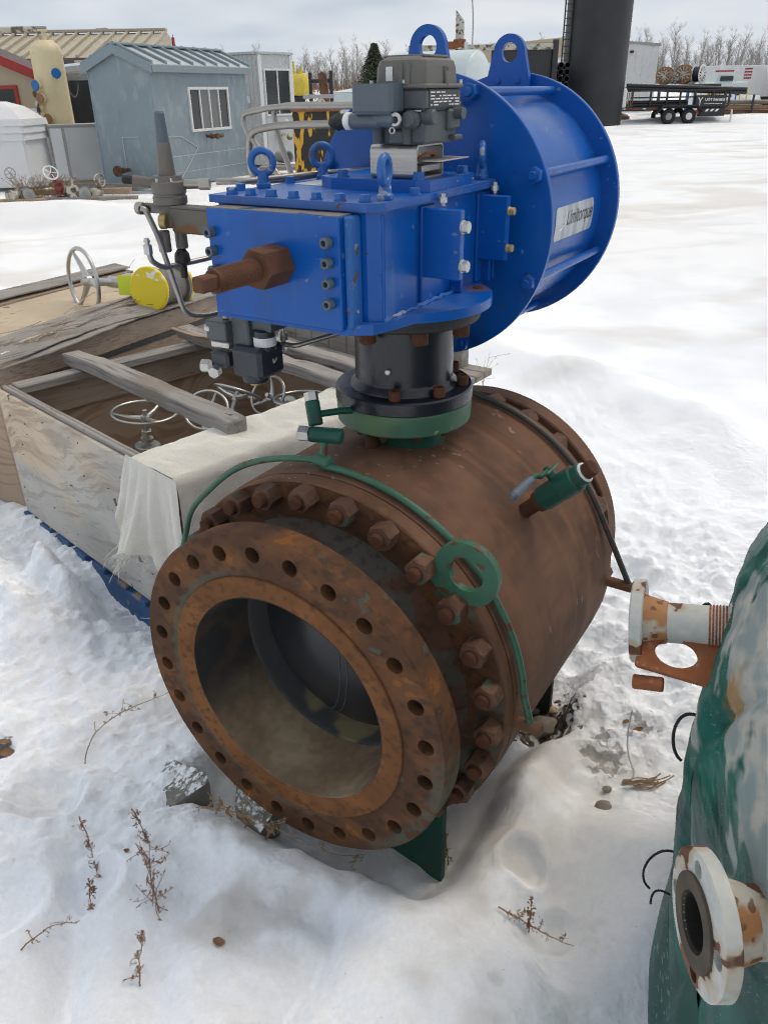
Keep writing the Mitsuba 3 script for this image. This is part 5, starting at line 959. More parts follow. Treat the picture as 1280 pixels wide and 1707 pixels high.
# --- pale shed
wframe((-3.45, 26.6), (.569, .823))
s2 = thing('cabin', 'narrow pale grey cabin with a tall dark window, right of the blue grey shed', 'shed')
part(s2, 'wall', box2(0, 1.52, 0, 2.6, .05, 3.03, .01), 'cladding', 20); part(s2, 'roof', box2(-.05, 1.57, -.05, 2.65, 3.03, 3.10, .01), 'roof_metal')
for k in range(16): part(s2, 'cladding_rib', box2(-.014, -.001, .08 + .16 * k, .13 + .16 * k, .06, 3.02, .003), 'cladding')
part(s2, 'corner_trim', box2(-.016, .13, -.022, -.002, .05, 3.02, .003), 'white_wall'); part(s2, 'corner_trim', box2(1.40, 1.535, -.022, -.002, .05, 3.02, .003), 'white_wall')
window(s2, .18, 1.38, 1.40, 2.66, -.002, 2); part(s2, 'door_panel', box2(.17, 1.37, -.02, -.003, .15, 1.36, .004), 'cladding'); part(s2, 'warning_sign', box2(1.02, 1.18, -.026, -.021, 1.10, 1.30, 0), 'sticker')
part(s2, 'pipe_stub', [cyl(.05, (.55, 0, .82), (.55, -.3, .82), 12), cyl(.10, (.55, -.3, .82), (.55, -.36, .82), 16), cyl(.05, (.85, 0, .82), (.85, -.28, .82), 12), cyl(.10, (.85, -.28, .82), (.85, -.34, .82), 16)], 'old_cream'); part(s2, 'pipe_stub', cyl(.05, (0, .55, 1.55), (-.22, .55, 1.55), 12), 'rust_nut'); part(s2, 'lamp', box2(-.1, -.015, .4, .5, 1.75, 1.95, .01), 'sticker')
# --- grey panelled cabinet
wframe((-8.11, 21.72), (.90, .435))
cb_ = thing('equipment_cabinet', 'low light grey cabinet of two flat panels in front of the cream vessel', 'cabinet')
part(cb_, 'side_panel', box2(.02, 1.27, .03, .8, .10, 1.35, .005), 'cladding'); part(cb_, 'front_panel', box2(.035, .31, .005, .03, .14, 1.32, .004), 'white_wall'); part(cb_, 'front_panel', box2(.375, 1.26, .005, .03, .14, 1.32, .004), 'cladding')
part(cb_, 'frame', [box2(0, .03, -.005, .05, .08, 1.36, .003), box2(.315, .37, -.005, .028, .10, 1.32, .003), box2(0, 1.29, -.005, .82, 1.352, 1.40, .004)], 'rim_grey'); part(cb_, 'skid_beam', box2(-.2, 1.6, .02, .2, -.05, .098, .004), 'tan_wood_a')
frame(np.eye(4))
# --- cream vessel
cv = thing('pressure_vessel', 'tall cream vessel with blue and rusty capped nozzles and a pipe leaving its top', 'vessel'); vx, vy = -8.30, 23.1
part(cv, 'shell', lathe([(.1, 0), (.1, .40), (2.98, .385), (3.08, .37), (3.18, .31), (3.26, .20), (3.28, 0)], (vx, vy, 0), (0, 0, 1), 40), 'cream'); part(cv, 'neck', [cyl(.075, (vx, vy, 3.24), (vx, vy, 3.47), 18), cyl(.12, (vx, vy, 3.45), (vx, vy, 3.50), 20)], 'cream'); part(cv, 'neck_flange', cyl(.125, (vx, vy, 3.505), (vx, vy, 3.56), 20), 'rim_grey')
part(cv, 'overhead_pipe', tube([(vx - .02, vy - .02, 3.30), (vx - .06, vy - .02, 3.50), (vx - .22, vy, 3.505), (vx - 2.2, vy + .2, 3.50)], .07, .12, 12), 'old_cream')
for dx, dz, c_, r in ((.26, 2.53, 'cap_blue', .125), (-.18, 2.27, 'cap_blue', .13), (-.25, 2.08, 'rust_nut', .08), (-.12, 1.98, 'reel_wood', .125), (-.24, 1.86, 'old_cream', .08), (-.22, 1.72, 'black_dull', .07), (-.26, 1.56, 'old_cream', .09), (-.04, 1.52, 'reel_wood', .125)):
    a = math.atan2(-.5, dx * 1.4); e = np.array([math.cos(a), math.sin(a), 0]); q = np.array([vx, vy, dz]); nz_ = part(cv, 'nozzle', [cyl(r * .55, q + e * .3, q + e * .50, 14), cyl(r, q + e * .49, q + e * .53, 20)], 'cream'); part(nz_, 'cover', cyl(r * .96, q + e * .531, q + e * .56, 20, .01), c_)
# --- corrugated building with an open door
cb2 = thing('corrugated_building', 'pale corrugated steel building with a dark open doorway behind the cream vessel', 'building')
part(cb2, 'wall', [box2(-10.6, -9.45, 27, 27.1, 0, 2.62, .01), box2(-8.52, -7.2, 27, 27.1, 0, 2.70, .01), box2(-9.449, -8.521, 27, 27.1, 2.45, 2.62, .01), box2(-10.6, -10.5, 27.1, 31, 0, 2.6, .01), box2(-7.3, -7.2, 27.1, 31, 0, 2.7, .01), box2(-10.6, -7.2, 31, 31.1, 0, 2.6, .01)], 'cladding', 20)
for k in range(9): part(cb2, 'corrugation', box2(-8.48 + .14 * k, -8.42 + .14 * k, 26.975, 26.999, .02, 2.66, .008), 'cladding')
part(cb2, 'roof', hullpts([(-10.7, 26.8, 2.55), (-7.1, 26.8, 2.78), (-10.7, 31.2, 2.75), (-7.1, 31.2, 3.1), (-10.7, 26.8, 2.68), (-7.1, 26.8, 2.95), (-10.7, 31.2, 3.0), (-7.1, 31.2, 3.25)]), 'roof_metal', 20)
part(cb2, 'door_frame', [box2(-9.50, -9.44, 26.96, 27.0, 0, 2.50, .004), box2(-8.53, -8.47, 26.96, 27.0, 0, 2.50, .004), box2(-9.44, -8.53, 26.96, 27.0, 2.44, 2.50, .004)], 'rim_grey'); part(cb2, 'notice', box2(-8.40, -8.25, 26.955, 26.974, 2.28, 2.46, 0), 'sticker'); part(cb2, 'switch_box', [box2(-8.46, -8.30, 26.85, 26.99, 1.30, 1.60, .01), box2(-8.2, -8.1, 26.88, 26.99, 1.25, 1.6, .01)], 'rim_grey')
part(cb2, 'hanging_hose', sweep(spline([(-9.3, 27.2, 2.45), (-9.25, 27.2, 2.1), (-9.15, 27.2, 2.0), (-9.05, 27.2, 2.1), (-9.05, 27.2, 2.45)], 5), .018, 6), 'rim_grey')
# --- beige building with red trim, tan roofed building
rb = thing('beige_building', 'beige building with bright red roof trim and a red framed window at the left edge', 'building')
part(rb, 'wall', prism([(-16, 0), (-9.03, 0), (-9.03, 2.5), (-12.5, 3.95), (-16, 2.5)], 0, 1.6).transform(basis((0, 25.6, 0), (1, 0, 0), (0, 0, 1))[:3, :4]), 'beige_wall', 20)
part(rb, 'roof_trim', hullpts([(x, y, z + dz) for (x, z) in ((-8.88, 2.38), (-12.5, 3.88)) for y in (23.8, 23.9) for dz in (0, .24)]), 'red_trim', 20); part(rb, 'roof_trim', hullpts([(x, y, z + dz) for (x, z) in ((-16.1, 2.38), (-12.5, 3.88)) for y in (23.8, 23.9) for dz in (0, .24)]), 'red_trim', 20)
part(rb, 'roof', hullpts([(x, y, z + dz) for (x, z) in ((-8.9, 2.50), (-12.5, 4.0)) for y in (23.9, 25.7) for dz in (0, .08)]), 'brown_trim', 20)
w_ = window(rb, -11.2, -9.55, 1.35, 2.30, 23.99, 2, 'red_trim', .09); part(rb, 'notice_board', box2(-9.35, -9.1, 23.95, 23.995, 1.45, 1.75, 0), 'sticker')
tb = thing('tan_roof_building', 'long low building with a ribbed tan metal roof and brown eaves at the far left', 'building')
part(tb, 'wall', box2(-24, -9.8, 38.3, 46, 0, 3.45, .01), 'beige_wall'); rf = part(tb, 'roof', hullpts([(-24, 38, 3.45), (-9.5, 38, 3.45), (-24, 42.2, 4.55), (-9.5, 42.2, 4.55), (-24, 38, 3.38), (-9.5, 38, 3.38), (-24, 46.4, 3.4), (-9.5, 46.4, 3.4)]), 'tan_roof', 20)
for k in range(26): x = -23.8 + .57 * k; part(rf, 'rib', hullpts([(x + dx, y, z) for dx in (-.05, .05) for (y, z) in ((37.98, 3.46), (42.2, 4.56), (37.98, 3.56), (42.2, 4.66))]), 'tan_roof', 20)
part(tb, 'eave_trim', box2(-24, -9.4, 37.90, 37.99, 3.18, 3.44, .01), 'brown_trim'); part(tb, 'ridge_cap', box2(-24, -9.5, 42.0, 42.4, 4.60, 4.72, .02), 'tan_roof')
for x0 in (-14.5, -12.5): part(tb, 'gutter_sign', box2(x0, x0 + 1.2, 37.86, 37.899, 3.24, 3.36, 0), 'tan_roof')
# --- white plastic bin
tt = thing('plastic_bin', 'white plastic bin with stepped rims and a domed lid at the left edge', 'bin')
def rr(x0, x1, y0, y1, z0, z1, ins): return mf.Manifold.hull_points(np.array([(x, y, z) for (i, z) in ((0, z0), (ins, z1)) for x in (x0 + i + .05, x1 - i - .05) for y in (y0 + i, y1 - i)] + [(x, y, z) for (i, z) in ((0, z0), (ins, z1)) for x in (x0 + i, x1 - i) for y in (y0 + i + .05, y1 - i - .05)]))
part(tt, 'body', rr(-9.9, -8.24, 20.5, 22, .10, 1.12, .02), 'plastic_white', 20)
for k, z in enumerate((1.12, 1.27, 1.42)): part(tt, 'rim', rr(-9.95 - .02 * k, -8.19 + .01 * k, 20.45 - .02 * k, 22.05, z, z + .145, .025), 'plastic_white', 20)
part(tt, 'lid', mf.Manifold.hull_points(np.array([(x, y, 1.565) for x in (-9.9, -8.26) for y in (20.5, 22)] + [(x, y, 1.82) for x in (-9.6, -8.55) for y in (20.8, 21.7)] + [(x, y, 1.93) for x in (-9.3, -8.9) for y in (21.1, 21.5)])), 'plastic_white', 15)
# --- scrap valves lying before the sheds
def scrap(lbl, x, y, z, s, col, d, wheel=None, wcol='old_cream', cat='valve'):
    t = thing('scrap_valve', lbl, cat, 'scrap valves lying in front of the sheds'); d = np.array(d, float); d /= np.linalg.norm(d); c = np.array([x, y, z])
    part(t, 'valve_body', [cyl(s * .5, c - d * s * .9, c + d * s * .9, 18), blob(c, (s * .8,) * 3, .1, 2, int(x * 50) % 97)], col)
    for k in (-1, 1): part(t, 'flange', pipe(s, s * .45, c + d * s * .9 * k, c + d * s * 1.12 * k, 22), col)
    if wheel is not None:
        wp, wd, wr = np.array(wheel[0]), np.array(wheel[1], float), wheel[2]; part(t, 'stem', cyl(s * .22, c, wp, 10), col)
        global_ = FR.copy(); frame(zto(wd, wp)); w = part(t, 'handwheel', torus(wr, wr * .11, (0, 0, 0), (0, 0, 1), 24, 8), wcol)
        for k in range(5): a = k * 1.2566; part(w, 'spoke', cyl(wr * .07, (0, 0, 0), (wr * math.cos(a), wr * math.sin(a), 0), 6), wcol)
        frame(global_)
scrap('dark red scrap valve standing upright with a white handwheel', -6.98, 18.7, .24, .125, 'red_paint', (0, 0, 1), ((-7.06, 18.6, .56), (.5, -.6, .5), .15), 'plastic_white')
scrap('cream scrap gate valve leaning right of the red valve', -6.75, 18.75, .17, .14, 'old_cream', (.6, -.8, .1), ((-6.72, 18.9, .42), (0, .4, 1), .08))
scrap('dark open flanged scrap valve, third to the right of the red one', -6.47, 18.8, .13, .12, 'rim_grey', (.3, -.95, 0))
scrap('small cream scrap valve with an upright handwheel, rightmost before the sheds', -6.22, 18.85, .13, .10, 'old_cream', (-.2, -.97, 0), ((-6.15, 18.95, .36), (.75, -.6, .2), .13))
scrap('grey flanged scrap valve lying in front of the white plastic bin', -7.92, 18.55, .12, .13, 'old_cream', (-.35, -.94, 0)); scrap('teal grey scrap valve beside the flanged one, in front of the bin', -7.66, 18.6, .14, .12, 'rim_grey', (.6, -.8, 0))
scrap('small handwheel valve on a stem held up before the white plastic bin', -7.83, 18.9, .20, .07, 'rim_grey', (0, 0, 1), ((-8.02, 18.8, .55), (.6, -.8, 0), .11), 'rim_grey'); scrap('little handwheel valve lying at the right corner of the white bin', -7.42, 18.9, .35, .05, 'rim_grey', (1, 0, 0), ((-7.58, 18.85, .36), (.7, -.7, 0), .09), 'rim_grey')
for k, (x0, x1, y, z) in enumerate(((-9.0, -7.2, 18.5, .05), (-7.4, -5.3, 18.7, .06), (-8.0, -5.6, 19.3, .16), (-7.2, -5.0, 19.9, .22))): solo('timber', board(x0, x1, y - .1, y + .1, z - .12, z, 90 + k, .01, .02, .3), 'grey_wood_b' if k % 2 else 'tan_wood_a', ['flat timber in front of the white bin at the left edge', 'flat timber under the scrap valves before the cabinet', 'timber skid behind the scrap valves', 'timber at the foot of the blue grey shed'][k], 'timber')
dg = []
for k in range(150):
    x, y = RNG.uniform(-8.1, -7.0), RNG.uniform(18.9, 19.4); a = RNG.normal(0, .10, 2); dg.append(sweep([(x, y, 0), (x + a[0] * .5, y + a[1] * .5, .2), (x + a[0] * 2, y + a[1] * 2, RNG.uniform(.25, .5))], .005, 3))
k = solo('dry_grass', dg, 'dry_straw', 'tuft of dry straw coloured grass under the white plastic bin', 'grass', smooth=False); labels[k]['kind'] = 'stuff'
# --- things between the sheds and the drum
yt = thing('yellow_tank', 'yellow horizontal tank half hidden behind the pale cabin', 'tank'); part(yt, 'shell', lathe([(0, 0), (0, .2), (.05, .34), (.14, .42), (1.5, .42), (1.6, .3), (1.62, 0)], (-2.62, 35, 2.28), (-1, .1, 0), 32), 'yellow_paint'); part(yt, 'saddle', box2(-4.2, -2.8, 34.8, 35.2, 0, 1.9, .02), 'tank_black'); part(yt, 'dome', cyl(.10, (-2.95, 35, 2.65), (-2.95, 35, 2.85), 16), 'yellow_paint'); part(yt, 'riser', box2(-3.35, -3.15, 34.9, 35.1, 2.6, 3.1, .02), 'yellow_paint')
bb = thing('peeling_container', 'black painted steel container with peeling orange yellow patches, behind the tubing', 'container'); part(bb, 'wall', box2(-1.72, -.78, 18, 19, .05, 1.70, .01), 'black_yellow', 20); part(bb, 'top_rim', [box2(-1.75, -.75, 17.96, 18.02, 1.66, 1.74, .004), box2(-1.75, -.75, 18.98, 19.04, 1.66, 1.74, .004)], 'plate_rust')
solo('rubbish_heap', blob((-1.3, 18.5, 1.74), (.42, .4, .10), .5, 3, 6, 3), 'brush', 'rusty green heap of leaves and scrap on top of the peeling container', 'rubbish')
solo('steel_bar', box((-1.16, 17.9, 1.93), (.62, .12, .07), .006), 'rim_grey', 'light grey steel channel lying across the peeling container', 'bar'); solo('shackle', torus(.085, .02, (-1.12, 17.85, 1.80), (.2, 1, .1), 20, 8), 'steel', 'steel ring hanging from the grey channel', 'ring')
pp = thing('rusty_plank', 'rust brown plank leaning against a dark frame beyond the peeling container', 'plank'); part(pp, 'board', hullpts([(-1.05, 20, 0), (-.85, 20, 0), (-1.30, 20.1, 2.36), (-1.12, 20.1, 2.36), (-1.05, 20.06, 0), (-.85, 20.06, 0), (-1.30, 20.16, 2.36), (-1.12, 20.16, 2.36), (-1.21, 20.13, 2.42)]), 'rust_body', 20)
fr_ = thing('steel_stand', 'dark steel stand standing behind the rusty plank', 'frame'); part(fr_, 'post', box2(-1.58, -1.50, 21, 21.1, 0, 2.42, .01), 'tank_black'); part(fr_, 'post', box2(-1.10, -1.02, 21, 21.1, 0, 2.45, .01), 'tank_black'); part(fr_, 'rail', box2(-1.499, -1.101, 21.02, 21.08, 2.2, 2.28, .01), 'tank_black')
solo('flat_container', [box2(-2.1, 1.6, 40, 43, .3, 2.02, .03), hullpts([(-2.1, 40, 2.02), (1.6, 40, 2.02), (-2.1, 43, 2.02), (1.6, 43, 2.02), (-.8, 41.5, 2.22), (1.2, 41.5, 2.30)])], 'tank_white', 'pale green grey flat container in the distance left of the positioner', 'container', smooth=20)
sp = thing('pipe_spool', 'dark pipe spool with a bright blue plug on the planks behind the eye bolts', 'pipe'); part(sp, 'pipe_body', [pipe(.16, .12, (-2.75, 24.2, .45), (-2.45, 23.9, .45), 24), cyl(.12, (-2.3, 24.2, .5), (-1.7, 24.3, .5), 18)], 'rim_grey'); part(sp, 'plug', cyl(.15, (-1.75, 24.1, .46), (-1.65, 23.9, .46), 20, .02), 'cap_blue')
for k in range(4): solo('timber', board(-3.2, -.6, 23.2 + .26 * k, 23.42 + .26 * k, .16, .26, 110 + k, .01, .01, .3), 'grey_wood_b', ['front', 'second', 'third', 'rearmost'][k] + ' grey timber of the four under the pipe spool with the blue plug', 'timber')
# --- white horizontal tank and exhaust stack behind the drum
wt = thing('horizontal_tank', 'white horizontal tank with a brown seam behind the blue drum', 'tank'); a_, b_ = np.array([.75, 31.2, 1.95]), np.array([3.45, 29.8, 1.95]); d_ = (b_ - a_) / np.linalg.norm(b_ - a_)
part(wt, 'shell', lathe([(0, 0), (0, 1.23), (2.90, 1.23), (2.90, 0)], a_, d_, 64), 'tank_white'); part(wt, 'end_cap', lathe([(2.902, 0), (2.902, 1.20), (2.97, 1.17), (3.11, .95), (3.22, .5), (3.25, 0)], a_, d_, 64), 'tank_white'); part(wt, 'seam', [pipe(1.238, 1.22, a_ + d_ * t, a_ + d_ * (t + .05), 64) for t in (1.55,)], 'tan_wood_a'); part(wt, 'lifting_eye', box((2.95, 30.05, 3.28), (.12, .05, .24), .02), 'tank_white'); part(wt, 'nipple', cyl(.06, (1.95, 30.6, 3.1), (1.95, 30.6, 3.27), 12), 'tank_white')
for t in (.5, 2.4): part(wt, 'saddle', box(a_ + d_ * t - [0, 0, 1.35], (.3, 1.6, 1.25), .02), 'rim_grey')
es = thing('exhaust_stack', 'rust streaked exhaust stack with a slanted top above the white tank', 'stack'); part(es, 'pipe_body', [cyl(.15, (2.93, 32.2, 1.5), (2.93, 32.2, 3.95), 20), hullpts([(2.93 + .15 * math.cos(a), 32.2 + .15 * math.sin(a), z) for a in np.arange(20) * .314 for z in (3.9, 4.28 - .17 * math.cos(a) * 1.0)])], 'white_rust', 30); part(es, 'elbow', [box2(2.3, 3.1, 32.05, 32.4, 3.30, 3.52, .04), cyl(.22, (2.93, 32.2, 3.5), (2.93, 32.2, 3.58), 20)], 'plate_rust')
fbx = thing('skid_rack', 'dark steel skid rack behind the far drum lug', 'frame')
part(fbx, 'panel', box2(4.3, 6.55, 34, 34.2, .4, 3.52, .02), 'tank_black'); part(fbx, 'top_beam', box2(1.2, 6.7, 33.9, 34.0, 3.30, 3.50, .02), 'old_cream'); part(fbx, 'post', box2(6.55, 6.75, 33.85, 34.1, 0, 3.62, .02), 'tank_black')
for r_ in range(6):
    for c_ in range(5): solo('stacked_pipe', pipe(.14, .12, (8.2 + .32 * c_ - .0 * r_, 45, 1.55 + .30 * r_), (8.9 + .32 * c_, 57, 1.55 + .30 * r_), 14), 'tank_black', 'black pipe in the stack left of the tall black tank', 'pipe', 'black pipes in the stack beside the tall black tank') if r_ < 6 else None
for k in range(3): solo('pipe_rack', box2(8.0, 9.9, 46 + 4 * k, 46.2 + 4 * k, 0, 1.40, .02), 'tank_black', ['front', 'middle', 'rear'][k] + ' cross beam under the stacked black pipes', 'rack')
fb = thing('long_building', 'long far building with a tan upper band and white lower wall behind the drum', 'building'); wframe((3.4, 98.5), (.420, -.9075)); part(fb, 'lower_wall', box2(0, 30, 0, 2, 0, 4.3, .02), 'white_wall'); part(fb, 'upper_band', box2(-.1, 30.1, -.12, 2.1, 4.3, 5.65, .02), 'beige_wall'); frame(np.eye(4))
# --- tall black tank
bt = thing('storage_tank', 'tall black storage tank with a caged ladder, rising out of the picture', 'tank'); part(bt, 'shell', lathe([(.0, 0), (.0, 1.86), (11.8, 1.86), (12.4, 0)], (13.05, 54.3, 0), (0, 0, 1), 64), 'tank_black')
for z in (2.4, 4.8, 7.2): part(bt, 'seam_band', lathe([(z, 1.855), (z, 1.875), (z + .08, 1.875), (z + .08, 1.855)], (13.05, 54.3, 0), (0, 0, 1), 64), 'tank_black')
ld = part(bt, 'ladder', [box2(10.85, 10.93, 53.5, 53.58, 1.2, 12.2, .01), box2(11.25, 11.33, 53.5, 53.58, 1.2, 12.2, .01)], 'tank_black')
for k in range(30): part(ld, 'rung', cyl(.022, (10.87, 53.54, 1.4 + .35 * k), (11.31, 53.54, 1.4 + .35 * k), 6), 'tank_black')
for z in (2.9, 5.2, 7.5): part(ld, 'standoff', box2(11.1, 11.5, 53.5, 53.6, z, z + .08, .005), 'tank_black')
solo('scrap_heap', blob((14.2, 56.5, .35), (1.7, .9, .55), .4, 3, 3, 2.5), 'brush', 'low brown heap of scrap at the foot of the tall black tank', 'scrap')
# --- trailer with pipes
tr = thing('pipe_trailer', 'black tandem axle trailer loaded with long dark pipes on the far side of the yard', 'trailer')
for x in (17.75, 18.98):
    w = part(tr, 'wheel', torus(.30, .145, (x, 53.9, .42), (0, 1, 0), 32, 14), 'rubber'); part(w, 'rim', [cyl(.27, (x, 53.80, .42), (x, 54.0, .42), 24), cyl(.10, (x, 53.76, .42), (x, 53.82, .42), 12)], 'plastic_white' if x > 18 else 'rim_grey')
    part(tr, 'wheel', torus(.30, .145, (x, 55.9, .42), (0, 1, 0), 24, 10), 'rubber')
fd = [(16.95, .55), (17.3, .98), (19.4, .98), (19.75, .62)]
part(tr, 'fender', [hullpts([(x, y, z + dz) for (x, z) in (fd[i], fd[i + 1]) for y in (53.6, 54.2) for dz in (0, .06)]) for i in range(3)], 'tank_black', 20)
part(tr, 'deck', [box2(15.6, 21.4, 54.2, 55.9, .84, .98, .01), box2(13.0, 17.2, 54.1, 54.2, .74, .96, .01)], 'tank_black'); part(tr, 'side_rail', box2(13.2, 17.1, 54.02, 54.09, .80, .92, .005), 'rust_body')
for k in range(5): part(tr, 'reflector', box2(14.3 + .62 * k, 14.5 + .62 * k, 53.99, 54.015, .83, .89, 0), 'white_print' if k % 2 else 'red_trim')
for x in (15.5, 16.6, 17.6, 18.4, 19.3, 20.4, 21.1, 21.4): part(tr, 'post', box2(x - .05, x + .05, 54.1, 54.2, .98, 1.86, .01), 'tank_black')
part(tr, 'rack_rail', [box2(15.4, 21.5, 54.08, 54.22, 1.42, 1.50, .005), box2(15.2, 21.6, 54.05, 54.25, 1.78, 1.86, .005)], 'tank_black')
sgn = part(tr, 'sign_board', box2(19.30, 21.15, 53.93, 53.99, .92, 1.55, .01), 'black_plate')
t_ = meshkit.text_mesh('UGT Rentals', .15, .004, bold=True); t_.apply_transform(basis((19.85, 53.925, 1.23), (1, 0, 0), (0, 0, 1))); part(sgn, 'lettering', t_, 'white_print', False)
part(sgn, 'emblem', [hullpts([(19.42, 53.92, 1.44), (19.48, 53.92, 1.44), (19.58, 53.92, 1.27), (19.54, 53.925, 1.20), (19.56, 53.925, 1.20)]), hullpts([(19.72, 53.92, 1.44), (19.66, 53.92, 1.44), (19.57, 53.92, 1.27), (19.58, 53.925, 1.20), (19.56, 53.925, 1.20)]), box2(19.545, 19.59, 53.915, 53.925, 1.0, 1.26, 0)], 'white_print', False)
part(sgn, 'small_print', [box2(19.85 + .1 * k, 19.92 + .1 * k, 53.92, 53.928, 1.06, 1.10, 0) for k in range(11)], 'white_print', False); part(tr, 'chevron_board', [hullpts([(19.95 + .30 * k, 53.95, .66), (20.10 + .30 * k, 53.95, .66), (20.04 + .30 * k, 53.95, .80), (20.22 + .30 * k, 53.95, .80), (19.95 + .30 * k, 53.97, .66), (20.22 + .30 * k, 53.97, .80)]) for k in range(3)], 'white_print', 20)
part(tr, 'tail_box', box2(19.7, 21.2, 54.0, 54.6, .40, .83, .02), 'tank_black'); part(tr, 'tail_lamp', box2(19.35, 19.6, 53.95, 54.0, .50, .68, .01), 'red_trim'); part(tr, 'jack', cyl(.06, (21.7, 54.2, .05), (21.7, 54.2, .75), 10), 'plastic_white')
for k in range(6): solo('long_pipe', pipe(.10, .08, (15.0 + .1 * (k % 3), 54.25 + .22 * (k % 4), 1.96 + .18 * (k // 4)), (22.4 - .4 * (k % 2), 54.25 + .22 * (k % 4), 1.66 + .18 * (k // 4)), 12), 'tank_black', 'long dark pipe lying on top of the trailer rack', 'pipe', 'long dark pipes on the trailer')
for k in range(7): solo('long_pipe', pipe(.085, .07, (15.4, 54.3 + .2 * (k % 4), 1.06 + .16 * (k // 4)), (18.9, 54.3 + .2 * (k % 4), 1.06 + .16 * (k // 4)), 12), 'regulator_grey' if k % 2 else 'tank_black', 'shorter pipe lying on the trailer deck', 'pipe', 'shorter pipes on the trailer deck')
gcy = thing('gas_cylinder', 'white gas cylinder standing on the left end of the trailer', 'cylinder'); part(gcy, 'shell', lathe([(.96, 0), (.96, .22), (1.85, .22), (1.98, .15), (2.02, 0)], (14.85, 53.9, 0), (0, 0, 1), 24), 'plastic_white'); part(gcy, 'valve_collar', cyl(.11, (14.85, 53.9, 2.02), (14.85, 53.9, 2.16), 14), 'plastic_white')
for k in range(4): part(tr, 'stake', box2(15.15 + .11 * k, 15.19 + .11 * k, 54.1, 54.16, .98, 1.75, .004), 'reel_wood')
# --- racks, reels and buildings at the right
for j in range(3):
    for k in range(6): solo('rack_pipe', pipe(.13, .11, (21.9 + .3 * j, 60 + .30 * k, .45 + .30 * j), (29.5, 60 + .30 * k, .40 + .30 * j), 12), ['rust_body', 'reel_wood', 'regulator_grey'][(k + j) % 3], 'rusty pipe in the low stack right of the trailer', 'pipe', 'rusty pipes stacked right of the trailer')
for i, x in enumerate((22.6, 25.2, 27.6)):
    t = thing('pipe_rack', ['first', 'second', 'third'][i] + ' steel rack carrying the rusty pipes right of the trailer', 'rack', None); part(t, 'beam', box2(x - .1, x + .1, 59.7, 62, .10, .29, .01), 'tank_black'); part(t, 'post', box2(x - .06, x + .06, 59.6, 59.7, 0, 1.5, .01), 'tank_black')
for i, (x, c_) in enumerate(((22.9, 'cap_blue'), (23.9, 'yellow_paint'), (24.6, 'yellow_paint'), (25.3, 'red_trim'), (26.0, 'cap_blue'), (26.8, 'yellow_paint'))):
    t = thing('barrier_frame', ['blue', 'yellow', 'second yellow', 'red', 'second blue', 'rightmost yellow'][i] + ' steel barrier frame behind the trailer at the right', 'barrier', None); part(t, 'post', box2(x, x + .08, 66, 66.08, 0, 1.9, .01), c_); part(t, 'post', box2(x + .5, x + .58, 66, 66.08, 0, 1.9, .01), c_); part(t, 'rail', box2(x + .08, x + .5, 66.01, 66.07, 1.7, 1.8, .01), c_)
wb = thing('white_building', 'white metal building with a small wall lamp right of the tall black tank', 'building'); part(wb, 'wall', prism([(16.5, 0), (24.75, 0), (24.75, 5.25), (20.5, 5.62), (16.5, 5.9)], 0, 15).transform(basis((0, 95, 0), (1, 0, 0), (0, 0, 1))[:3, :4]), 'white_wall', 20); part(wb, 'roof_edge', hullpts([(24.85, y, z) for y in (79.9, 95.1) for z in (5.2, 5.4)] + [(16.4, y, z) for y in (79.9, 95.1) for z in (5.86, 6.05)]), 'rim_grey', 20); part(wb, 'door', box2(21.9, 23.0, 79.93, 79.99, 0, 3.35, .01), 'white_wall'); part(wb, 'wall_lamp', box2(22.2, 22.5, 79.8, 79.99, 4.7, 4.9, .02), 'black_dull')
for k in range(12): part(wb, 'cladding_rib', box2(17.2 + .62 * k, 17.26 + .62 * k, 79.955, 79.999, 0, 5.2, .005), 'white_wall')
rk = thing('reel_rack', 'dark steel platform under the cable reels', 'rack'); part(rk, 'deck', box2(23.2, 28.4, 74, 77, 2.0, 2.2, .02), 'tank_black')
for x in (23.4, 25.8, 28.2): part(rk, 'leg', box2(x - .1, x + .1, 74.1, 74.3, 0, 2.0, .01), 'tank_black')
for x, z, r, c_, lbl in ((23.95, 2.86, .66, 'reel_wood', 'leftmost brown cable reel on the platform'), (24.75, 2.68, .46, 'old_cream', 'small cable reel between two large brown ones'), (25.55, 2.93, .72, 'reel_wood', 'large brown cable reel with pale spokes in the middle of the row'), (27.0, 2.93, .72, 'tank_black', 'black cable reel with a white rim at the right of the row')):
    d = np.array([-.62, -.78, 0]) if c_ != 'tank_black' else np.array([.7, -.71, 0]); c = np.array([x, 75.2, z]); t = thing('cable_reel', lbl, 'reel', 'cable reels on the platform')
    part(t, 'drum', cyl(r * .78, c - d * .5, c + d * .1, 28), c_)
    for s, q in ((1, c + d * .12), (-1, c - d * .55)):
        f = part(t, 'flange', pipe(r, r * .82, q, q + d * .06, 32), 'plastic_white' if c_ == 'tank_black' else c_)
        m = zto(d, q + d * .02)
        for k in range(12): a = k * math.pi / 6; part(f, 'spoke', cyl(.05, (m @ np.array([0, 0, 0, 1]))[:3], (m @ np.array([r * .85 * math.cos(a), r * .85 * math.sin(a), 0, 1]))[:3], 6), 'plastic_white' if c_ == 'tank_black' else 'old_cream')
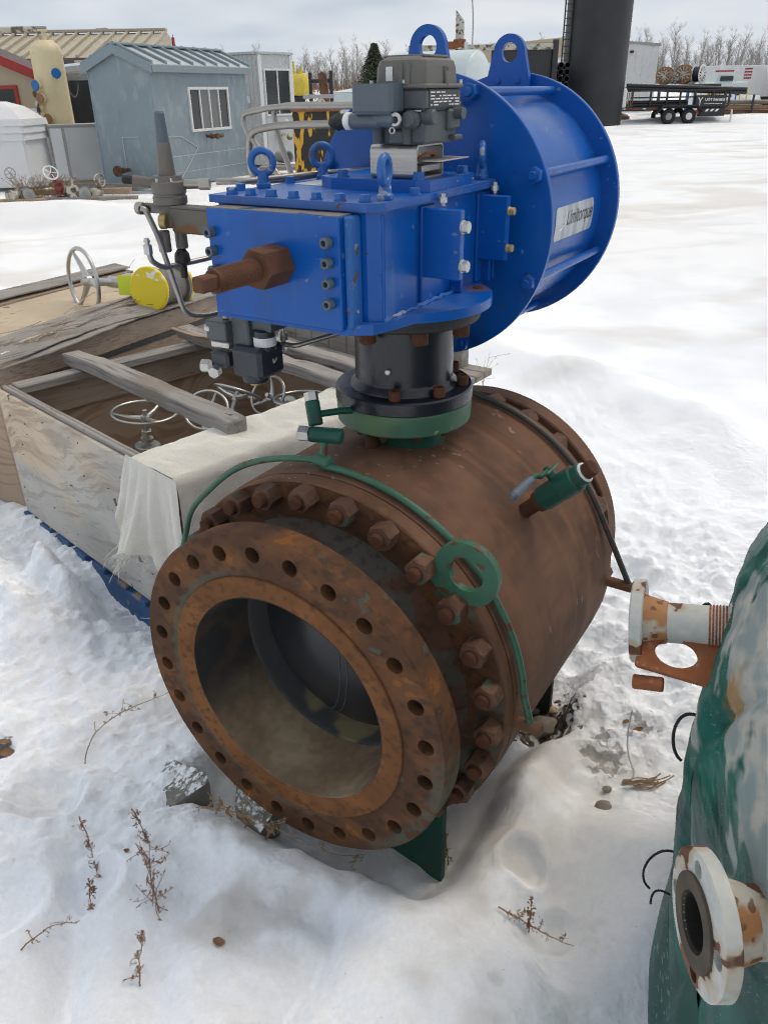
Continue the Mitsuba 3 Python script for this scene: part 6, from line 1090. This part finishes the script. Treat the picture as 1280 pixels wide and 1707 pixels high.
bx_ = thing('box_trailer', 'white box trailer with red lettering in the far right distance', 'trailer'); part(bx_, 'box_body', box2(30.6, 38.5, 84, 87, 1.1, 3.70, .03), 'white_wall'); [part(bx_, 'red_marking', box2(34.2, 34.9, 83.96, 83.999, 2.6 + .25 * k, 2.72 + .25 * k, 0), 'red_trim', False) for k in range(4)]; part(bx_, 'red_marking', box2(31.5, 33.2, 83.96, 83.999, 3.2, 3.32, 0), 'red_trim', False); part(bx_, 'undercarriage', box2(31.5, 37.5, 84.2, 86.8, .4, 1.09, .02), 'tank_black')
pk = thing('pickup_truck', 'grey blue pickup truck in front of the white box trailer', 'truck'); part(pk, 'body', [box2(28.4, 32.2, 78, 79.8, 1.7, 2.35, .08), hullpts([(29.4, y, 2.33) for y in (78.1, 79.7)] + [(31.2, y, 2.33) for y in (78.1, 79.7)] + [(29.7, y, 2.9) for y in (78.2, 79.6)] + [(30.9, y, 2.9) for y in (78.2, 79.6)])], 'tank_white', 20); part(pk, 'window', box2(29.8, 30.9, 78.02, 78.11, 2.42, 2.78, .01), 'glass_dark')
for x in (29.2, 31.5): part(pk, 'wheel', torus(.26, .11, (x, 78.1, 1.65), (0, 1, 0), 20, 8), 'rubber')
solo('loading_ramp', hullpts([(27.5, 76.8, 0), (33.5, 76.8, 0), (27.5, 81, 0), (33.5, 81, 0), (27.9, 77.2, 1.28), (33.1, 77.2, 1.28), (27.9, 80.6, 1.28), (33.1, 80.6, 1.28)]), 'snow', 'snow covered bank under the pickup truck', 'bank')
solo('lumber_stack', [box2(37.0, 40.5, 80, 83, .3 + .62 * k, .86 + .62 * k, .03) for k in range(5)], 'reel_wood', 'brown stack of lumber at the far right edge', 'lumber')
# --- lamp posts
for (x, y, h, d, lbl) in ((8.35, 80, 9.2, -1.6, 'tall street lamp rising behind the white tank'), (-25.2, 90, 7.35, -1.7, 'distant street lamp arm above the tan roof')):
    t = thing('street_lamp', lbl, 'lamp'); part(t, 'pole', sweep(spline([(x, y, 0), (x, y, h * .55), (x - .02, y, h * .9), (x + d * .25, y, h * 1.04), (x + d * .8, y, h * 1.07)], 6), .055, 8), 'rim_grey'); part(t, 'lamp_head', box((x + d * .95, y, h * 1.07), (.55, .2, .1), .03), 'rim_grey')
# ================================================================ woods
def bare_tree(seed, H):
    g = np.random.default_rng(seed); trunk, tw = [], []
    def grow(p, d, L, r, lev):
        n = 5 if lev == 0 else 3; pts = [p]; dd = d.copy()
        for _ in range(n - 1):
            dd = dd + g.normal(0, .06 + .05 * lev, 3) + np.array([0, 0, .05]); dd /= np.linalg.norm(dd); pts.append(pts[-1] + dd * L / (n - 1))
        pts = np.array(pts); (trunk if lev == 0 else tw).append(sweep(pts, np.linspace(r, r * .35, n), 5 if lev == 0 else 3, False))
        if lev >= 3: return
        m = [20, 8, 4][lev]
        for k in range(m):
            t = g.uniform(.28 if lev == 0 else .2, 1.0); q = np.array([np.interp(t, np.linspace(0, 1, n), pts[:, i]) for i in range(3)])
            a = g.uniform(0, 2 * math.pi); up = g.uniform(.75, 1.5) if lev == 0 else g.uniform(.3, 1.0)
            e = np.array([math.cos(a), math.sin(a), up]); e = e / np.linalg.norm(e) + dd * .35; e /= np.linalg.norm(e)
            grow(q, e, L * g.uniform(.22, .42) * (1.15 - .5 * t if lev == 0 else 1.2), max(r * (1 - .6 * t) * .45, .013), lev + 1)
    grow(np.zeros(3), np.array([g.normal(0, .04), g.normal(0, .04), 1.0]), H, H * .014 + .035, 0)
    return trunk, tw
PT = [bare_tree(100 + i, h) for i, h in enumerate((8.5, 7.2, 9.2, 6.6, 8.0))]
PT = [(proto(a, 'bark', True), proto(b, 'bark', True)) for a, b in PT]
def plant(xs, lbl, grp, sc):
    for x in xs:
        y = RNG.uniform(128, 150); i = RNG.integers(5); s = RNG.uniform(.66, 1.15) * sc; k = thing('bare_tree', lbl, 'tree', grp)
        m = mat(rotz(RNG.uniform(0, 6.28)) * s, (x * y / 140, y, gz(x * y / 140, y) - .1)); rep(k, 'trunk', PT[i][0], m); rep(k, 'crown', PT[i][1], m)
plant(np.linspace(-13.2, 6.5, 40) + RNG.normal(0, .25, 40), 'bare leafless tree in the row beyond the yard, left of the tall black tank', 'bare trees beyond the yard on the left', .60)
plant(np.linspace(8, 40, 14), 'bare leafless tree rising over the far buildings behind the drum', 'bare trees behind the far buildings', .75)
plant(np.linspace(38, 66, 52) + RNG.normal(0, .3, 52), 'bare leafless tree in the row beyond the yard, right of the white building', 'bare trees beyond the yard on the right', .68)
plant(np.linspace(-70, -18, 20), 'bare leafless tree far beyond the sheds on the left', 'bare trees beyond the sheds', .60)
bs = []
for k in range(5200):
    x = RNG.uniform(-75, 100); y = RNG.uniform(150, 172); h = RNG.uniform(1.6, 4.6) * (1 if RNG.random() > .1 else 1.5); dx, dy = RNG.normal(0, .10, 2) * h
    bs.append((x, y, h, dx, dy, RNG.uniform(.02, .05)))
bs = np.array(bs); zz = height(bs[:, 0], bs[:, 1]); V_, F_ = [], []
for k, (x, y, h, dx, dy, w) in enumerate(bs):
    z = zz[k] - .1; b = len(V_); V_ += [(x - w, y, z), (x + w, y, z), (x, y + w, z), (x + dx * .5, y + dy * .5, z + h * .6), (x + dx, y + dy, z + h), (x + dx * .5 + .3 * h * (RNG.random() - .5), y, z + h * .9), (x + dx * .3 + .3 * h * (RNG.random() - .5), y, z + h * .8)]
    F_ += [(b, b + 1, b + 4), (b + 1, b + 2, b + 4), (b + 2, b, b + 4), (b, b + 1, b + 5), (b, b + 1, b + 6)]
k = solo('brushwood', trimesh.Trimesh(np.array(V_), np.array(F_), process=False), 'brush', 'dense brown leafless brushwood along the far edge of the yard', 'brushwood', smooth=False); labels[k]['kind'] = 'stuff'
V_, F_ = [], []
gx_, gy_ = RNG.uniform(-18, 24, 2600), RNG.uniform(100, 128, 2600); gz_ = height(gx_, gy_)
for k in range(2600):
    x, y = gx_[k], gy_[k]; h = RNG.uniform(.3, .9); z = gz_[k] - .05; w = .05; b = len(V_); dx = RNG.normal(0, .3) * h
    V_ += [(x - w, y, z), (x + w, y, z), (x + dx, y, z + h)]; F_ += [(b, b + 1, b + 2)]
k = solo('dead_grass', trimesh.Trimesh(np.array(V_), np.array(F_), process=False), 'dry_weed', 'reddish dead grass poking through the snow before the trees', 'grass', smooth=False); labels[k]['kind'] = 'stuff'
# spruce
spx, spy = -.2, 100.0; spz = gz(spx, spy); g = np.random.default_rng(5); sv, sf = [], []
for k in range(1100):
    t = g.random() ** .8; z = .6 + t * 5.0; R = 3.0 * (1 - t) ** .9 * g.uniform(.6, 1.1) + .12; a = g.uniform(0, 6.283); d = np.array([math.cos(a), math.sin(a), -.22 - .1 * g.random()]); sd_ = np.array([-d[1], d[0], 0])
    for j in range(7):
        f = ((j + g.random()) / 7) ** .7; c = np.array([0, 0, z]) + d * R * f + g.normal(0, .03, 3); s = .23 * (1.15 - .5 * f); b = len(sv); e = d * g.uniform(.5, 1) + sd_ * g.normal(0, .8) + np.array([0, 0, g.normal(-.05, .25)]); e /= np.linalg.norm(e); q = np.cross(e, g.normal(0, 1, 3)); q /= np.linalg.norm(q)
        sv += [c - q * s * .28, c + q * s * .28, c + e * s * 1.7]; sf += [(b, b + 1, b + 2)]
st = thing('spruce_tree', 'lone dark green spruce among the bare trees, left of the positioner', 'tree'); frame(mat(None, (spx, spy, spz)))
part(st, 'trunk', cyl(.11, (0, 0, -.1), (0, 0, 5.7), 8, 0, .02), 'bark'); part(st, 'crown', trimesh.Trimesh(np.array(sv), np.array(sf), process=False), 'spruce', False); frame(np.eye(4))
